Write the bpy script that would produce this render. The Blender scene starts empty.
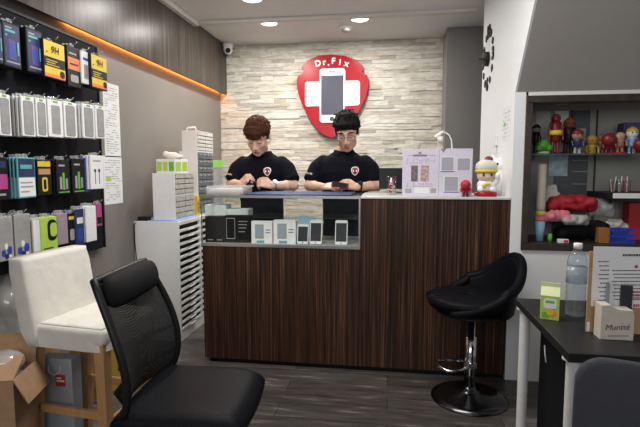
import bpy, bmesh, math, random
from mathutils import Vector, Matrix, Euler, noise
from mathutils.bvhtree import BVHTree
random.seed(7)
R = math.radians
scene = bpy.context.scene
COL = scene.collection

# ------------------------------------------------------------------ camera
F_PX, EYE = 480.0, 1.32
YAW = math.atan(70 / F_PX)
PITCH = math.atan(45 / math.hypot(F_PX, 70))
cd = bpy.data.cameras.new('camera')
cd.sensor_width = 36.0
cd.lens = F_PX * 36.0 / 640.0
cam = bpy.data.objects.new('camera', cd)
COL.objects.link(cam)
cam.location = (0, 0, EYE)
cam.rotation_euler = Euler((R(90) - PITCH, 0, YAW), 'XYZ')
scene.camera = cam

# ------------------------------------------------------------------ world, light, exposure
world = bpy.data.worlds.new('world')
scene.world = world
world.use_nodes = True
wb = world.node_tree.nodes['Background']
wb.inputs[0].default_value = (0.95, 0.97, 1.0, 1)
wb.inputs[1].default_value = 0.22
scene.view_settings.view_transform = 'Standard'
scene.view_settings.look = 'None'
scene.view_settings.gamma = 1.0
scene.view_settings.use_curve_mapping = False
scene.view_settings.exposure = 0.0


def area_light(name, loc, rot, size, size_y, power, color):
    l = bpy.data.lights.new(name, 'AREA')
    l.shape = 'RECTANGLE'
    l.size, l.size_y = size, size_y
    l.energy, l.color = power, color
    o = bpy.data.objects.new(name, l)
    o.location, o.rotation_euler = loc, rot
    COL.objects.link(o)
    return o


# added fill panel under the ceiling for the faces; unseen shopfront assumed behind camera
area_light('face_fill_light', (-0.45, 2.1, 2.68), (0, 0, 0), 1.5, 0.6, 48, (1.0, 0.97, 0.93))
area_light('shopfront_daylight', (-0.4, -2.0, 2.2), (R(78), 0, 0), 3.0, 1.2, 52, (1.0, 0.98, 0.96))

# ------------------------------------------------------------------ projection helper: a point of the place seen at a pixel
_f = Vector((-math.sin(YAW) * math.cos(PITCH), math.cos(YAW) * math.cos(PITCH), -math.sin(PITCH)))
_r = Vector((math.cos(YAW), math.sin(YAW), 0))
_u = _r.cross(_f)


def at(x, y, ax, v):
    d = _f * F_PX + _r * (x - 320) - _u * (y - 213.5)
    c = Vector((0, 0, EYE))
    return c + d * ((v - c[ax]) / d[ax])


def aY(x, y, v): return at(x, y, 1, v)
def aX(x, y, v): return at(x, y, 0, v)
def aZ(x, y, v): return at(x, y, 2, v)


# ------------------------------------------------------------------ mesh builder
class MB:
    def __init__(self):
        self.v, self.f, self.m, self.s = [], [], [], []
        self.M = None

    def add(self, vs, fs, mi=0, smooth=True, M=None):
        b = len(self.v)
        T = M if M is not None else self.M
        for p in vs:
            p = Vector(p)
            self.v.append(tuple(T @ p) if T is not None else tuple(p))
        for f in fs:
            self.f.append([b + i for i in f])
            self.m.append(mi)
            self.s.append(smooth)
        return self

    def bm(self, bm, mi=0, smooth=False, M=None):
        bm.verts.index_update()
        vs = [v.co.copy() for v in bm.verts]
        fs = [[v.index for v in f.verts] for f in bm.faces]
        bm.free()
        return self.add(vs, fs, mi, smooth, M)

    def box(self, lo, hi, bev=0.0, mi=0, seg=2, M=None, smooth=False):
        lo, hi = Vector(lo), Vector(hi)
        bm = bmesh.new()
        bmesh.ops.create_cube(bm, size=1)
        c, s = (lo + hi) / 2, hi - lo
        for v in bm.verts:
            v.co = Vector((v.co.x * s.x + c.x, v.co.y * s.y + c.y, v.co.z * s.z + c.z))
        if bev > 0:
            bmesh.ops.bevel(bm, geom=list(bm.edges), offset=bev, segments=seg, profile=0.5, affect='EDGES')
        return self.bm(bm, mi, smooth, M)

    def cbox(self, c, s, bev=0.0, mi=0, seg=2, rot=None, smooth=False):
        h = Vector(s) / 2
        M = Matrix.Translation(c)
        if rot is not None:
            M = M @ (rot if isinstance(rot, Matrix) else Euler(rot).to_matrix().to_4x4())
        if self.M is not None:
            M = self.M @ M
        return self.box(-h, h, bev, mi, seg, M, smooth)

    def cyl(self, p0, p1, r0, r1=None, n=16, mi=0, cap=True, smooth=True):
        r1 = r0 if r1 is None else r1
        p0, p1 = Vector(p0), Vector(p1)
        q = (p1 - p0).to_track_quat('Z', 'Y')
        vs, fs = [], []
        for p, r in ((p0, r0), (p1, r1)):
            for i in range(n):
                a = 2 * math.pi * i / n
                vs.append(p + q @ Vector((r * math.cos(a), r * math.sin(a), 0)))
        for i in range(n):
            j = (i + 1) % n
            fs.append((i, j, n + j, n + i))
        self.add(vs, fs, mi, smooth)
        if cap:
            self.add(vs[:n], [tuple(reversed(range(n)))], mi, False)
            self.add(vs[n:], [tuple(range(n))], mi, False)
        return self

    def tube(self, pts, r, n=8, closed=False, mi=0):
        pts = [Vector(p) for p in pts]
        k = len(pts)
        rs = r if isinstance(r, (list, tuple)) else [r] * k
        vs, fs = [], []
        up = None
        for i, p in enumerate(pts):
            if closed:
                t = pts[(i + 1) % k] - pts[i - 1]
            else:
                t = pts[min(i + 1, k - 1)] - pts[max(i - 1, 0)]
            t.normalize()
            if up is None:
                up = t.orthogonal().normalized()
            up = (up - t * up.dot(t)).normalized()
            w = t.cross(up)
            for a in range(n):
                an = 2 * math.pi * a / n
                vs.append(p + (up * math.cos(an) + w * math.sin(an)) * rs[i])
        for i in range(k if closed else k - 1):
            for a in range(n):
                b = (a + 1) % n
                i2 = (i + 1) % k
                fs.append((i * n + a, i * n + b, i2 * n + b, i2 * n + a))
        if not closed:
            fs.append(tuple(reversed(range(n))))
            fs.append(tuple((k - 1) * n + a for a in range(n)))
        return self.add(vs, fs, mi, True)

    def lathe(self, prof, c=(0, 0, 0), n=24, mi=0, M=None, smooth=True, ring=False):
        c = Vector(c)
        vs, fs = [], []
        for r, z in prof:
            for i in range(n):
                a = 2 * math.pi * i / n
                vs.append(c + Vector((r * math.cos(a), r * math.sin(a), z)))
        for k in range(len(prof) - 1):
            for i in range(n):
                j = (i + 1) % n
                fs.append((k * n + i, k * n + j, (k + 1) * n + j, (k + 1) * n + i))
        if not ring:
            fs.append(tuple(reversed(range(n))))
            fs.append(tuple((len(prof) - 1) * n + i for i in range(n)))
        return self.add(vs, fs, mi, smooth, M)

    def sph(self, c, r, rot=None, mi=0, u=16, w=10):
        if not isinstance(r, (tuple, list)):
            r = (r, r, r)
        bm = bmesh.new()
        bmesh.ops.create_uvsphere(bm, u_segments=u, v_segments=w, radius=1)
        M = Matrix.Translation(c)
        if rot is not None:
            M = M @ (rot if isinstance(rot, Matrix) else Euler(rot).to_matrix().to_4x4())
        M = M @ Matrix.Diagonal((r[0], r[1], r[2], 1))
        if self.M is not None:
            M = self.M @ M
        return self.bm(bm, mi, True, M)

    def cap(self, p0, p1, r0, r1=None, n=12, mi=0):
        r1 = r0 if r1 is None else r1
        self.cyl(p0, p1, r0, r1, n, mi, True)
        self.sph(p0, r0, None, mi, n, 8)
        self.sph(p1, r1, None, mi, n, 8)
        return self

    def chain(self, pts, rs, n=12):
        for i in range(len(pts) - 1):
            self.cap(pts[i], pts[i + 1], rs[i], rs[i + 1], n)
        return self

    def loft(self, secs, n=24, mi=0, e=2.0):
        """secs: (center, rx, ry) ellipses stacked upwards"""
        vs, fs = [], []
        for c, rx, ry in secs:
            c = Vector(c)
            for i in range(n):
                a = 2 * math.pi * i / n
                ca, sa = math.cos(a), math.sin(a)
                vs.append(c + Vector((math.copysign(abs(ca) ** (2 / e), ca) * rx, math.copysign(abs(sa) ** (2 / e), sa) * ry, 0)))
        for k in range(len(secs) - 1):
            for i in range(n):
                j = (i + 1) % n
                fs.append((k * n + i, k * n + j, (k + 1) * n + j, (k + 1) * n + i))
        fs.append(tuple(reversed(range(n))))
        fs.append(tuple((len(secs) - 1) * n + i for i in range(n)))
        return self.add(vs, fs, mi, True)

    def prism(self, pts, M, t, mi=0, bev=0.0, smooth=False):
        """2-D outline (counter-clockwise) in the local XY plane of M, extruded along local -Z by t (front face at z=0)"""
        bm = bmesh.new()
        top = [bm.verts.new((x, y, 0)) for x, y in pts]
        bot = [bm.verts.new((x, y, -t)) for x, y in pts]
        n = len(pts)
        bm.faces.new(top)
        bm.faces.new(list(reversed(bot)))
        for i in range(n):
            j = (i + 1) % n
            bm.faces.new((top[j], top[i], bot[i], bot[j]))
        if bev > 0:
            es = [e for e in bm.edges if e.verts[0] in top and e.verts[1] in top]
            bmesh.ops.bevel(bm, geom=es, offset=bev, segments=2, profile=0.5, affect='EDGES')
        if self.M is not None:
            M = self.M @ M
        return self.bm(bm, mi, smooth, M)

    def quad(self, a, b, c, d, mi=0):
        return self.add([a, b, c, d], [(0, 1, 2, 3)], mi, False)

    def grid(self, fn, nu, nv, t=0.0, mi=0):
        """surface fn(u,v), optionally given thickness t along its normal"""
        vs, fs = [], []
        for j in range(nv + 1):
            for i in range(nu + 1):
                vs.append(Vector(fn(i / nu, j / nv)))
        def idx(i, j): return j * (nu + 1) + i
        for j in range(nv):
            for i in range(nu):
                fs.append((idx(i, j), idx(i + 1, j), idx(i + 1, j + 1), idx(i, j + 1)))
        if t == 0:
            return self.add(vs, fs, mi, True)
        nr = [Vector() for _ in vs]
        for f in fs:
            n = (vs[f[1]] - vs[f[0]]).cross(vs[f[2]] - vs[f[0]])
            for k in f: nr[k] += n
        N = len(vs)
        vs2 = vs + [v - n.normalized() * t for v, n in zip(vs, nr)]
        fs2 = fs + [tuple(reversed([k + N for k in f])) for f in fs]
        rim = [idx(i, 0) for i in range(nu)] + [idx(nu, j) for j in range(nv)] + [idx(i, nv) for i in range(nu, 0, -1)] + [idx(0, j) for j in range(nv, 0, -1)]
        for k in range(len(rim)):
            a, b = rim[k], rim[(k + 1) % len(rim)]
            fs2.append((b, a, a + N, b + N))
        return self.add(vs2, fs2, mi, True)

    def mesh(self, name, mats):
        me = bpy.data.meshes.new(name)
        me.from_pydata(self.v, [], self.f)
        for m in (mats if isinstance(mats, (list, tuple)) else [mats]):
            me.materials.append(m)
        me.polygons.foreach_set('material_index', self.m)
        me.polygons.foreach_set('use_smooth', self.s)
        me.update()
        return me

    def build(self, name, mats, parent=None, remesh=0.0, smooth=0, sub=0, local=False, flat_origin=True):
        me = self.mesh(name, mats)
        o = bpy.data.objects.new(name, me)
        COL.objects.link(o)
        if remesh:
            md = o.modifiers.new('r', 'REMESH'); md.mode = 'VOXEL'; md.voxel_size = remesh; md.use_smooth_shade = True
        if smooth:
            md = o.modifiers.new('s', 'SMOOTH'); md.iterations = smooth; md.factor = 0.5
        if sub:
            md = o.modifiers.new('u', 'SUBSURF'); md.levels = md.render_levels = sub
        if remesh or smooth or sub:
            dg = bpy.context.evaluated_depsgraph_get()
            me2 = bpy.data.meshes.new_from_object(o.evaluated_get(dg))
            o.modifiers.clear()
            o.data = me2
            me2.name = name
            if len(me2.materials) == 0:
                for m in (mats if isinstance(mats, (list, tuple)) else [mats]): me2.materials.append(m)
        if parent is not None:
            o.parent = parent
            if not local:
                o.data.transform(parent_matrix(parent).inverted())
        elif flat_origin:
            vs = o.data.vertices
            if len(vs):
                xs = [v.co.x for v in vs]; ys = [v.co.y for v in vs]; zs = [v.co.z for v in vs]
                c = Vector(((min(xs) + max(xs)) / 2, (min(ys) + max(ys)) / 2, min(zs)))
                o.data.transform(Matrix.Translation(-c))
                o.location = c
        return o


def parent_matrix(p):
    M = Matrix.LocRotScale(p.location, p.rotation_euler, p.scale)
    return parent_matrix(p.parent) @ M if p.parent else M


def tag(o, label, cat, group=None, kind=None):
    o['label'] = label
    o['category'] = cat
    if group: o['group'] = group
    if kind: o['kind'] = kind
    return o


def thing(name, label, cat, loc=(0, 0, 0), rz=0.0, group=None):
    o = bpy.data.objects.new(name, None)
    o.empty_display_size = 0.05
    o.location = loc
    o.rotation_euler = (0, 0, rz)
    COL.objects.link(o)
    return tag(o, label, cat, group)


def struct(name, mb, mats, parent=None):
    o = mb.build(name, mats, parent, flat_origin=False)
    if parent is None: o['kind'] = 'structure'
    return o


def dup(root, loc, rz=None, label=None, group=None):
    r = root.copy(); COL.objects.link(r)
    r.location = loc
    if rz is not None: r.rotation_euler = (0, 0, rz)
    if label: r['label'] = label
    if group: r['group'] = group
    for ch in list(root.children):
        c = ch.copy(); COL.objects.link(c); c.parent = r
        for g in list(ch.children):
            d = g.copy(); COL.objects.link(d); d.parent = c
    return r


def text(body, size, extrude=0.001, align='CENTER', space=1.0, shear=0.0, bold=0.0):
    cu = bpy.data.curves.new('t', 'FONT')
    cu.body = body; cu.size = size; cu.extrude = extrude; cu.align_x = align; cu.align_y = 'CENTER'
    cu.space_character = space; cu.shear = shear; cu.offset = bold
    cu.resolution_u = 3
    o = bpy.data.objects.new('t', cu)
    COL.objects.link(o)
    dg = bpy.context.evaluated_depsgraph_get()
    me = bpy.data.meshes.new_from_object(o.evaluated_get(dg))
    vs = [v.co.copy() for v in me.vertices]
    fs = [list(p.vertices) for p in me.polygons]
    bpy.data.objects.remove(o); bpy.data.curves.remove(cu); bpy.data.meshes.remove(me)
    return vs, fs


FRONT = Matrix(((1, 0, 0, 0), (0, 0, -1, 0), (0, 1, 0, 0), (0, 0, 0, 1)))     # local XY -> world XZ, normal faces -Y
RIGHTF = Matrix(((0, 0, 1, 0), (1, 0, 0, 0), (0, 1, 0, 0), (0, 0, 0, 1)))     # local XY -> world YZ, normal faces +X
LEFTF = Matrix(((0, 0, -1, 0), (-1, 0, 0, 0), (0, 1, 0, 0), (0, 0, 0, 1)))    # local XY -> world -Y,Z, normal faces -X


def rrect(w, h, r, n=5):
    pts = []
    for cx, cy, a0 in ((w / 2 - r, h / 2 - r, 0), (-w / 2 + r, h / 2 - r, 90), (-w / 2 + r, -h / 2 + r, 180), (w / 2 - r, -h / 2 + r, 270)):
        for i in range(n + 1):
            a = R(a0 + 90 * i / n)
            pts.append((cx + r * math.cos(a), cy + r * math.sin(a)))
    return pts


# ------------------------------------------------------------------ materials
def _new(name):
    m = bpy.data.materials.new(name)
    m.use_nodes = True
    return m, m.node_tree, m.node_tree.nodes['Principled BSDF']


def mat(name, col, rough=0.5, metal=0.0, noise_amt=0.06, scale=30.0, bump=0.0, bscale=None, spec=0.5, emit=None, estr=1.0, coat=0.0, alpha=1.0):
    m, t, b = _new(name)
    N, L = t.nodes, t.links
    tc = N.new('ShaderNodeTexCoord')
    nz = N.new('ShaderNodeTexNoise'); nz.inputs['Scale'].default_value = scale; nz.inputs['Detail'].default_value = 3
    L.new(tc.outputs['Object'], nz.inputs['Vector'])
    cr = N.new('ShaderNodeValToRGB')
    lo = [max(0, c * (1 - noise_amt)) for c in col]; hi = [min(1, c * (1 + noise_amt)) for c in col]
    cr.color_ramp.elements[0].color = (*lo, 1); cr.color_ramp.elements[1].color = (*hi, 1)
    cr.color_ramp.elements[0].position = 0.3; cr.color_ramp.elements[1].position = 0.7
    L.new(nz.outputs['Fac'], cr.inputs['Fac']); L.new(cr.outputs['Color'], b.inputs['Base Color'])
    b.inputs['Roughness'].default_value = rough
    b.inputs['Metallic'].default_value = metal
    b.inputs['Specular IOR Level'].default_value = spec
    b.inputs['Coat Weight'].default_value = coat
    b.inputs['Alpha'].default_value = alpha
    if bump:
        n2 = N.new('ShaderNodeTexNoise'); n2.inputs['Scale'].default_value = bscale or scale * 3
        L.new(tc.outputs['Object'], n2.inputs['Vector'])
        bp = N.new('ShaderNodeBump'); bp.inputs['Strength'].default_value = bump; bp.inputs['Distance'].default_value = 0.01
        L.new(n2.outputs['Fac'], bp.inputs['Height']); L.new(bp.outputs['Normal'], b.inputs['Normal'])
    if emit:
        b.inputs['Emission Color'].default_value = (*emit, 1); b.inputs['Emission Strength'].default_value = estr
    return m


def glass(name, tint=(0.92, 0.97, 0.95), refl=1.0, rough=0.02, clear=1.0):
    m, t, b = _new(name)
    N, L = t.nodes, t.links
    N.remove(b)
    out = N['Material Output']
    tr = N.new('ShaderNodeBsdfTransparent'); tr.inputs[0].default_value = (*tint, 1)
    gl = N.new('ShaderNodeBsdfGlossy'); gl.inputs['Roughness'].default_value = rough
    df = N.new('ShaderNodeBsdfDiffuse'); df.inputs[0].default_value = (0.8, 0.82, 0.82, 1)
    fr = N.new('ShaderNodeFresnel'); fr.inputs['IOR'].default_value = 1.45
    # only the outer side of a pane reflects (the inner side would show total reflection)
    ge = N.new('ShaderNodeNewGeometry'); iv = N.new('ShaderNodeMath'); iv.operation = 'SUBTRACT'; iv.inputs[0].default_value = refl
    mb_ = N.new('ShaderNodeMath'); mb_.operation = 'MULTIPLY'; mb_.inputs[1].default_value = refl
    L.new(ge.outputs['Backfacing'], mb_.inputs[0]); L.new(mb_.outputs[0], iv.inputs[1])
    mu = N.new('ShaderNodeMath'); mu.operation = 'MULTIPLY'; L.new(iv.outputs[0], mu.inputs[1])
    mx = N.new('ShaderNodeMixShader'); m2 = N.new('ShaderNodeMixShader')
    L.new(fr.outputs[0], mu.inputs[0]); L.new(mu.outputs[0], mx.inputs[0])
    m2.inputs[0].default_value = 1 - clear
    L.new(tr.outputs[0], m2.inputs[1]); L.new(df.outputs[0], m2.inputs[2])
    L.new(m2.outputs[0], mx.inputs[1]); L.new(gl.outputs[0], mx.inputs[2]); L.new(mx.outputs[0], out.inputs['Surface'])
    return m


def wood(name, stops, stretch, rough=0.35, scale=1.0, distort=2.0, coat=0.0, spec=0.5):
    """streaky grain; stretch = per-axis frequency"""
    m, t, b = _new(name)
    N, L = t.nodes, t.links
    tc = N.new('ShaderNodeTexCoord'); mp = N.new('ShaderNodeMapping')
    mp.inputs['Scale'].default_value = stretch
    L.new(tc.outputs['Object'], mp.inputs['Vector'])
    nz = N.new('ShaderNodeTexNoise'); nz.inputs['Scale'].default_value = scale; nz.inputs['Detail'].default_value = 5; nz.inputs['Roughness'].default_value = 0.65
    nz.inputs['Distortion'].default_value = distort * 0.1
    L.new(mp.outputs[0], nz.inputs['Vector'])
    cr = N.new('ShaderNodeValToRGB')
    el = cr.color_ramp.elements
    for i, (p, c) in enumerate(stops):
        e = el[i] if i < 2 else el.new(p)
        e.position = p; e.color = (*c, 1)
    L.new(nz.outputs['Fac'], cr.inputs['Fac']); L.new(cr.outputs['Color'], b.inputs['Base Color'])
    b.inputs['Roughness'].default_value = rough; b.inputs['Coat Weight'].default_value = coat; b.inputs['Specular IOR Level'].default_value = spec
    return m


M = {}
M['white_paint'] = mat('white_paint', (0.72, 0.72, 0.71), 0.6, noise_amt=0.03, scale=4)
M['clock_wall'] = mat('clock_wall_paint', (0.78, 0.80, 0.81), 0.55, noise_amt=0.02, scale=3)
M['taupe'] = mat('taupe_paint', (0.215, 0.198, 0.180), 0.45, noise_amt=0.04, scale=3)
M['grey_soffit'] = mat('soffit_shade_grey', (0.42, 0.395, 0.375), 0.6, noise_amt=0.03, scale=3)  # darker than the walls: shade of the downward face put into the colour
M['pillar'] = mat('dark_grey_paint', (0.19, 0.18, 0.175), 0.5, noise_amt=0.04, scale=3)
M['ceiling'] = mat('ceiling_paint', (0.76, 0.75, 0.735), 0.7, noise_amt=0.02, scale=3)
M['white_plastic'] = mat('white_plastic', (0.78, 0.78, 0.77), 0.35, noise_amt=0.02)
M['white_metal'] = mat('white_metal', (0.76, 0.76, 0.75), 0.35, noise_amt=0.02)
M['clear_drawer'] = mat('frosted_drawer', (0.42, 0.43, 0.40), 0.25, noise_amt=0.25, scale=40)
M['grey_drawer'] = mat('grey_drawer', (0.13, 0.15, 0.17), 0.3, noise_amt=0.25, scale=40)
M['black'] = mat('black_plastic', (0.008, 0.008, 0.009), 0.45, spec=0.3)
M['black_matte'] = mat('black_matte', (0.007, 0.007, 0.008), 0.8, spec=0.2)
M['board'] = mat('black_board', (0.005, 0.005, 0.008), 0.7, spec=0.2)
M['dark'] = mat('dark_recess', (0.02, 0.02, 0.022), 0.6)
M['leather'] = mat('black_leather', (0.006, 0.006, 0.008), 0.46, bump=0.15, bscale=180, spec=0.07)
M['chrome_dark_reflection'] = mat('chrome_dark_reflection', (0.09, 0.09, 0.095), 0.22, 1.0, noise_amt=0.02)  # chrome with the dark reflection of its surroundings put into the colour
M['chrome'] = mat('chrome', (0.62, 0.62, 0.63), 0.12, 1.0, noise_amt=0.02)
M['steel'] = mat('brushed_steel', (0.5, 0.5, 0.5), 0.3, 1.0)
M['cloth_white'] = mat('white_cotton', (0.66, 0.64, 0.58), 0.9, noise_amt=0.05, scale=12, bump=0.5, bscale=14)
M['leg_wood'] = wood('birch_leg', [(0.3, (0.40, 0.21, 0.085)), (0.7, (0.55, 0.31, 0.14))], (30, 30, 3), 0.45)
M['frame_wood'] = wood('wenge_frame', [(0.3, (0.018, 0.012, 0.010)), (0.7, (0.05, 0.033, 0.026))], (20, 20, 20), 0.4)
M['table_black'] = wood('black_ash_top', [(0.3, (0.006, 0.006, 0.007)), (0.7, (0.018, 0.018, 0.02))], (3, 40, 3), 0.45)
M['counter_wood'] = wood('zebrano_laminate', [(0.34, (0.008, 0.004, 0.002)), (0.45, (0.022, 0.009, 0.005)), (0.55, (0.052, 0.022, 0.011)), (0.67, (0.12, 0.060, 0.032))], (95, 95, 1.1), 0.45, distort=6, spec=0.25)
M['bulk_wood'] = wood('grey_walnut_laminate', [(0.30, (0.022, 0.017, 0.014)), (0.5, (0.062, 0.050, 0.041)), (0.7, (0.12, 0.10, 0.083))], (40, 40, 1.6), 0.30, distort=2, spec=0.20)
M['paper'] = mat('white_paper', (0.76, 0.76, 0.77), 0.8, noise_amt=0.02)
M['lilac_paper'] = mat('lilac_paper', (0.64, 0.59, 0.70), 0.7, noise_amt=0.14, scale=110, spec=0.2)
M['ink'] = mat('dark_ink', (0.04, 0.04, 0.05), 0.8)
M['grey_ink'] = mat('grey_ink', (0.22, 0.22, 0.25), 0.8)
M['red'] = mat('red_acrylic', (0.36, 0.006, 0.014), 0.25, spec=0.3)
M['red_print'] = mat('red_print', (0.48, 0.02, 0.03), 0.6)
M['sign_white'] = mat('white_acrylic', (0.82, 0.82, 0.83), 0.3, noise_amt=0.01)
M['screen'] = mat('phone_screen', (0.012, 0.012, 0.018), 0.3, spec=0.2)
M['sign_screen'] = mat('sign_screen', (0.055, 0.055, 0.085), 0.3)
M['navy'] = mat('navy_cotton', (0.0055, 0.006, 0.011), 0.9, noise_amt=0.15, scale=40, bump=0.25, bscale=25, spec=0.1)
M['trouser'] = mat('dark_denim', (0.012, 0.014, 0.022), 0.9, spec=0.1)
M['hair_brown'] = mat('brown_hair', (0.060, 0.020, 0.009), 0.75, noise_amt=0.5, scale=60, spec=0.15)
M['hair_black'] = mat('black_hair', (0.008, 0.007, 0.007), 0.75, noise_amt=0.3, scale=60, spec=0.15)
M['lips'] = mat('lips', (0.36, 0.12, 0.10), 0.5)
M['yellow'] = mat('yellow_print', (0.70, 0.50, 0.03), 0.45)
M['orange'] = mat('orange_print', (0.75, 0.20, 0.06), 0.5)
M['purple'] = mat('purple_print', (0.10, 0.05, 0.25), 0.4)
M['teal'] = mat('teal_print', (0.12, 0.38, 0.42), 0.4)
M['blue'] = mat('blue_print', (0.03, 0.06, 0.34), 0.45)
M['navy_print'] = mat('navy_print', (0.02, 0.035, 0.10), 0.4)
M['green'] = mat('green_print', (0.14, 0.42, 0.05), 0.5)
M['lime'] = mat('lime_print', (0.42, 0.60, 0.08), 0.5)
M['mauve'] = mat('mauve_print', (0.32, 0.24, 0.30), 0.5)
M['magenta'] = mat('magenta_print', (0.42, 0.05, 0.22), 0.5)
M['pink'] = mat('pink_cloth', (0.62, 0.18, 0.22), 0.85, bump=0.4, bscale=20)
M['grey_print'] = mat('grey_print', (0.34, 0.34, 0.33), 0.5)
M['case_grey'] = mat('case_back', (0.30, 0.30, 0.30), 0.45, noise_amt=0.1)
M['kraft'] = mat('kraft_board', (0.42, 0.25, 0.12), 0.85, noise_amt=0.08)
M['carton'] = mat('corrugated_card', (0.36, 0.22, 0.12), 0.85, noise_amt=0.08)
M['beige'] = mat('beige_card', (0.55, 0.50, 0.42), 0.6)
M['blue_mat'] = mat('blue_mat', (0.025, 0.05, 0.17), 0.5)
M['glass'] = glass('clear_glass', (0.975, 0.985, 0.98), 0.8)
M['glass_green'] = glass('glass_edge', (0.86, 0.95, 0.92), 0.8, 0.04, 0.94)
M['acrylic'] = glass('clear_acrylic', (0.95, 0.96, 0.97), 1.2)
M['plastic_film'] = glass('plastic_film', (0.96, 0.96, 0.97), 1.8, 0.12, 0.72)
M['bottle'] = glass('clear_pet', (0.86, 0.92, 0.95), 2.2, 0.05, 0.93)
M['grey_fabric'] = mat('grey_fabric', (0.040, 0.042, 0.052), 0.9, bump=0.2, bscale=200)
M['bag_grey'] = mat('blue_grey_card', (0.30, 0.33, 0.37), 0.6)
def skin_mat(name, col):
    m = mat(name, col, 0.5, noise_amt=0.08, scale=30)
    b = m.node_tree.nodes['Principled BSDF']
    b.inputs['Subsurface Weight'].default_value = 0.12
    b.inputs['Subsurface Radius'].default_value = (0.01, 0.004, 0.002)
    return m


M['skin'] = skin_mat('skin', (0.70, 0.45, 0.34))
M['skin_tan'] = skin_mat('skin_tan', (0.64, 0.39, 0.285))


def stone_mat():
    m, t, b = _new('ledge_stone')
    N, L = t.nodes, t.links
    g = N.new('ShaderNodeNewGeometry'); tc = N.new('ShaderNodeTexCoord')
    cr = N.new('ShaderNodeValToRGB')
    el = cr.color_ramp.elements
    for i, (p, c) in enumerate([(0.0, (0.46, 0.42, 0.36)), (0.12, (0.62, 0.59, 0.52)), (0.45, (0.71, 0.69, 0.62)), (0.75, (0.76, 0.75, 0.70)), (0.93, (0.60, 0.54, 0.45)), (1.0, (0.52, 0.50, 0.48))]):
        e = el[i] if i < 2 else el.new(p)
        e.position = p; e.color = (*c, 1)
    L.new(g.outputs['Random Per Island'], cr.inputs['Fac'])
    mp = N.new('ShaderNodeMapping'); mp.inputs['Scale'].default_value = (5, 5, 26)
    L.new(tc.outputs['Object'], mp.inputs['Vector'])
    nz = N.new('ShaderNodeTexNoise'); nz.inputs['Scale'].default_value = 2.2; nz.inputs['Detail'].default_value = 6
    L.new(mp.outputs[0], nz.inputs['Vector'])
    c2 = N.new('ShaderNodeValToRGB')
    c2.color_ramp.elements[0].position = 0.33; c2.color_ramp.elements[0].color = (0.76, 0.72, 0.66, 1)
    c2.color_ramp.elements[1].position = 0.6; c2.color_ramp.elements[1].color = (1, 1, 1, 1)
    L.new(nz.outputs['Fac'], c2.inputs['Fac'])
    mx = N.new('ShaderNodeMix'); mx.data_type = 'RGBA'; mx.blend_type = 'MULTIPLY'; mx.inputs[0].default_value = 1
    L.new(cr.outputs[0], mx.inputs[6]); L.new(c2.outputs[0], mx.inputs[7]); L.new(mx.outputs[2], b.inputs['Base Color'])
    bp = N.new('ShaderNodeBump'); bp.inputs['Strength'].default_value = 0.6; bp.inputs['Distance'].default_value = 0.012
    L.new(nz.outputs['Fac'], bp.inputs['Height']); L.new(bp.outputs[0], b.inputs['Normal'])
    b.inputs['Roughness'].default_value = 0.85
    return m


def floor_mat():
    m, t, b = _new('dark_plank_floor')
    N, L = t.nodes, t.links
    tc = N.new('ShaderNodeTexCoord')
    bk = N.new('ShaderNodeTexBrick')
    bk.inputs['Scale'].default_value = 1.0
    bk.inputs['Brick Width'].default_value = 1.2; bk.inputs['Row Height'].default_value = 0.15
    bk.inputs['Mortar Size'].default_value = 0.0018
    bk.inputs['Color1'].default_value = (0.060, 0.053, 0.048, 1); bk.inputs['Color2'].default_value = (0.11, 0.098, 0.088, 1)
    bk.inputs['Mortar'].default_value = (0.008, 0.007, 0.006, 1)
    L.new(tc.outputs['Object'], bk.inputs['Vector'])
    mp = N.new('ShaderNodeMapping'); mp.inputs['Scale'].default_value = (1.6, 14, 1)
    L.new(tc.outputs['Object'], mp.inputs['Vector'])
    nz = N.new('ShaderNodeTexNoise'); nz.inputs['Scale'].default_value = 2.0; nz.inputs['Detail'].default_value = 7; nz.inputs['Roughness'].default_value = 0.7
    L.new(mp.outputs[0], nz.inputs['Vector'])
    cr = N.new('ShaderNodeValToRGB')
    el = cr.color_ramp.elements
    el[0].position = 0.36; el[0].color = (0.55, 0.55, 0.55, 1)
    el[1].position = 0.56; el[1].color = (1.1, 1.1, 1.1, 1)
    e = el.new(0.70); e.color = (3.2, 3.2, 3.3, 1)
    L.new(nz.outputs['Fac'], cr.inputs['Fac'])
    mx = N.new('ShaderNodeMix'); mx.data_type = 'RGBA'; mx.blend_type = 'MULTIPLY'; mx.inputs[0].default_value = 1
    L.new(bk.outputs['Color'], mx.inputs[6]); L.new(cr.outputs[0], mx.inputs[7]); L.new(mx.outputs[2], b.inputs['Base Color'])
    b.inputs['Roughness'].default_value = 0.34
    return m


M['stone'] = stone_mat()
M['floor'] = floor_mat()

# ================================================================== SETTING
XL, YB, ZC = -1.93, 5.36, 2.70           # left wall, stone wall, ceiling
XR, YN = 0.73, 3.05                      # clock wall, niche wall
m = MB(); m.box((-2.1, -2.6, -0.05), (2.7, 5.6, 0.0)); struct('floor', m, M['floor'])
m = MB(); m.box((-2.1, -0.4, ZC), (2.7, 5.6, ZC + 0.08)); struct('ceiling', m, M['ceiling'])
m = MB(); m.box((-2.05, -0.4, 0), (XL, 5.6, ZC)); struct('wall_left', m, M['taupe'])
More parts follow.
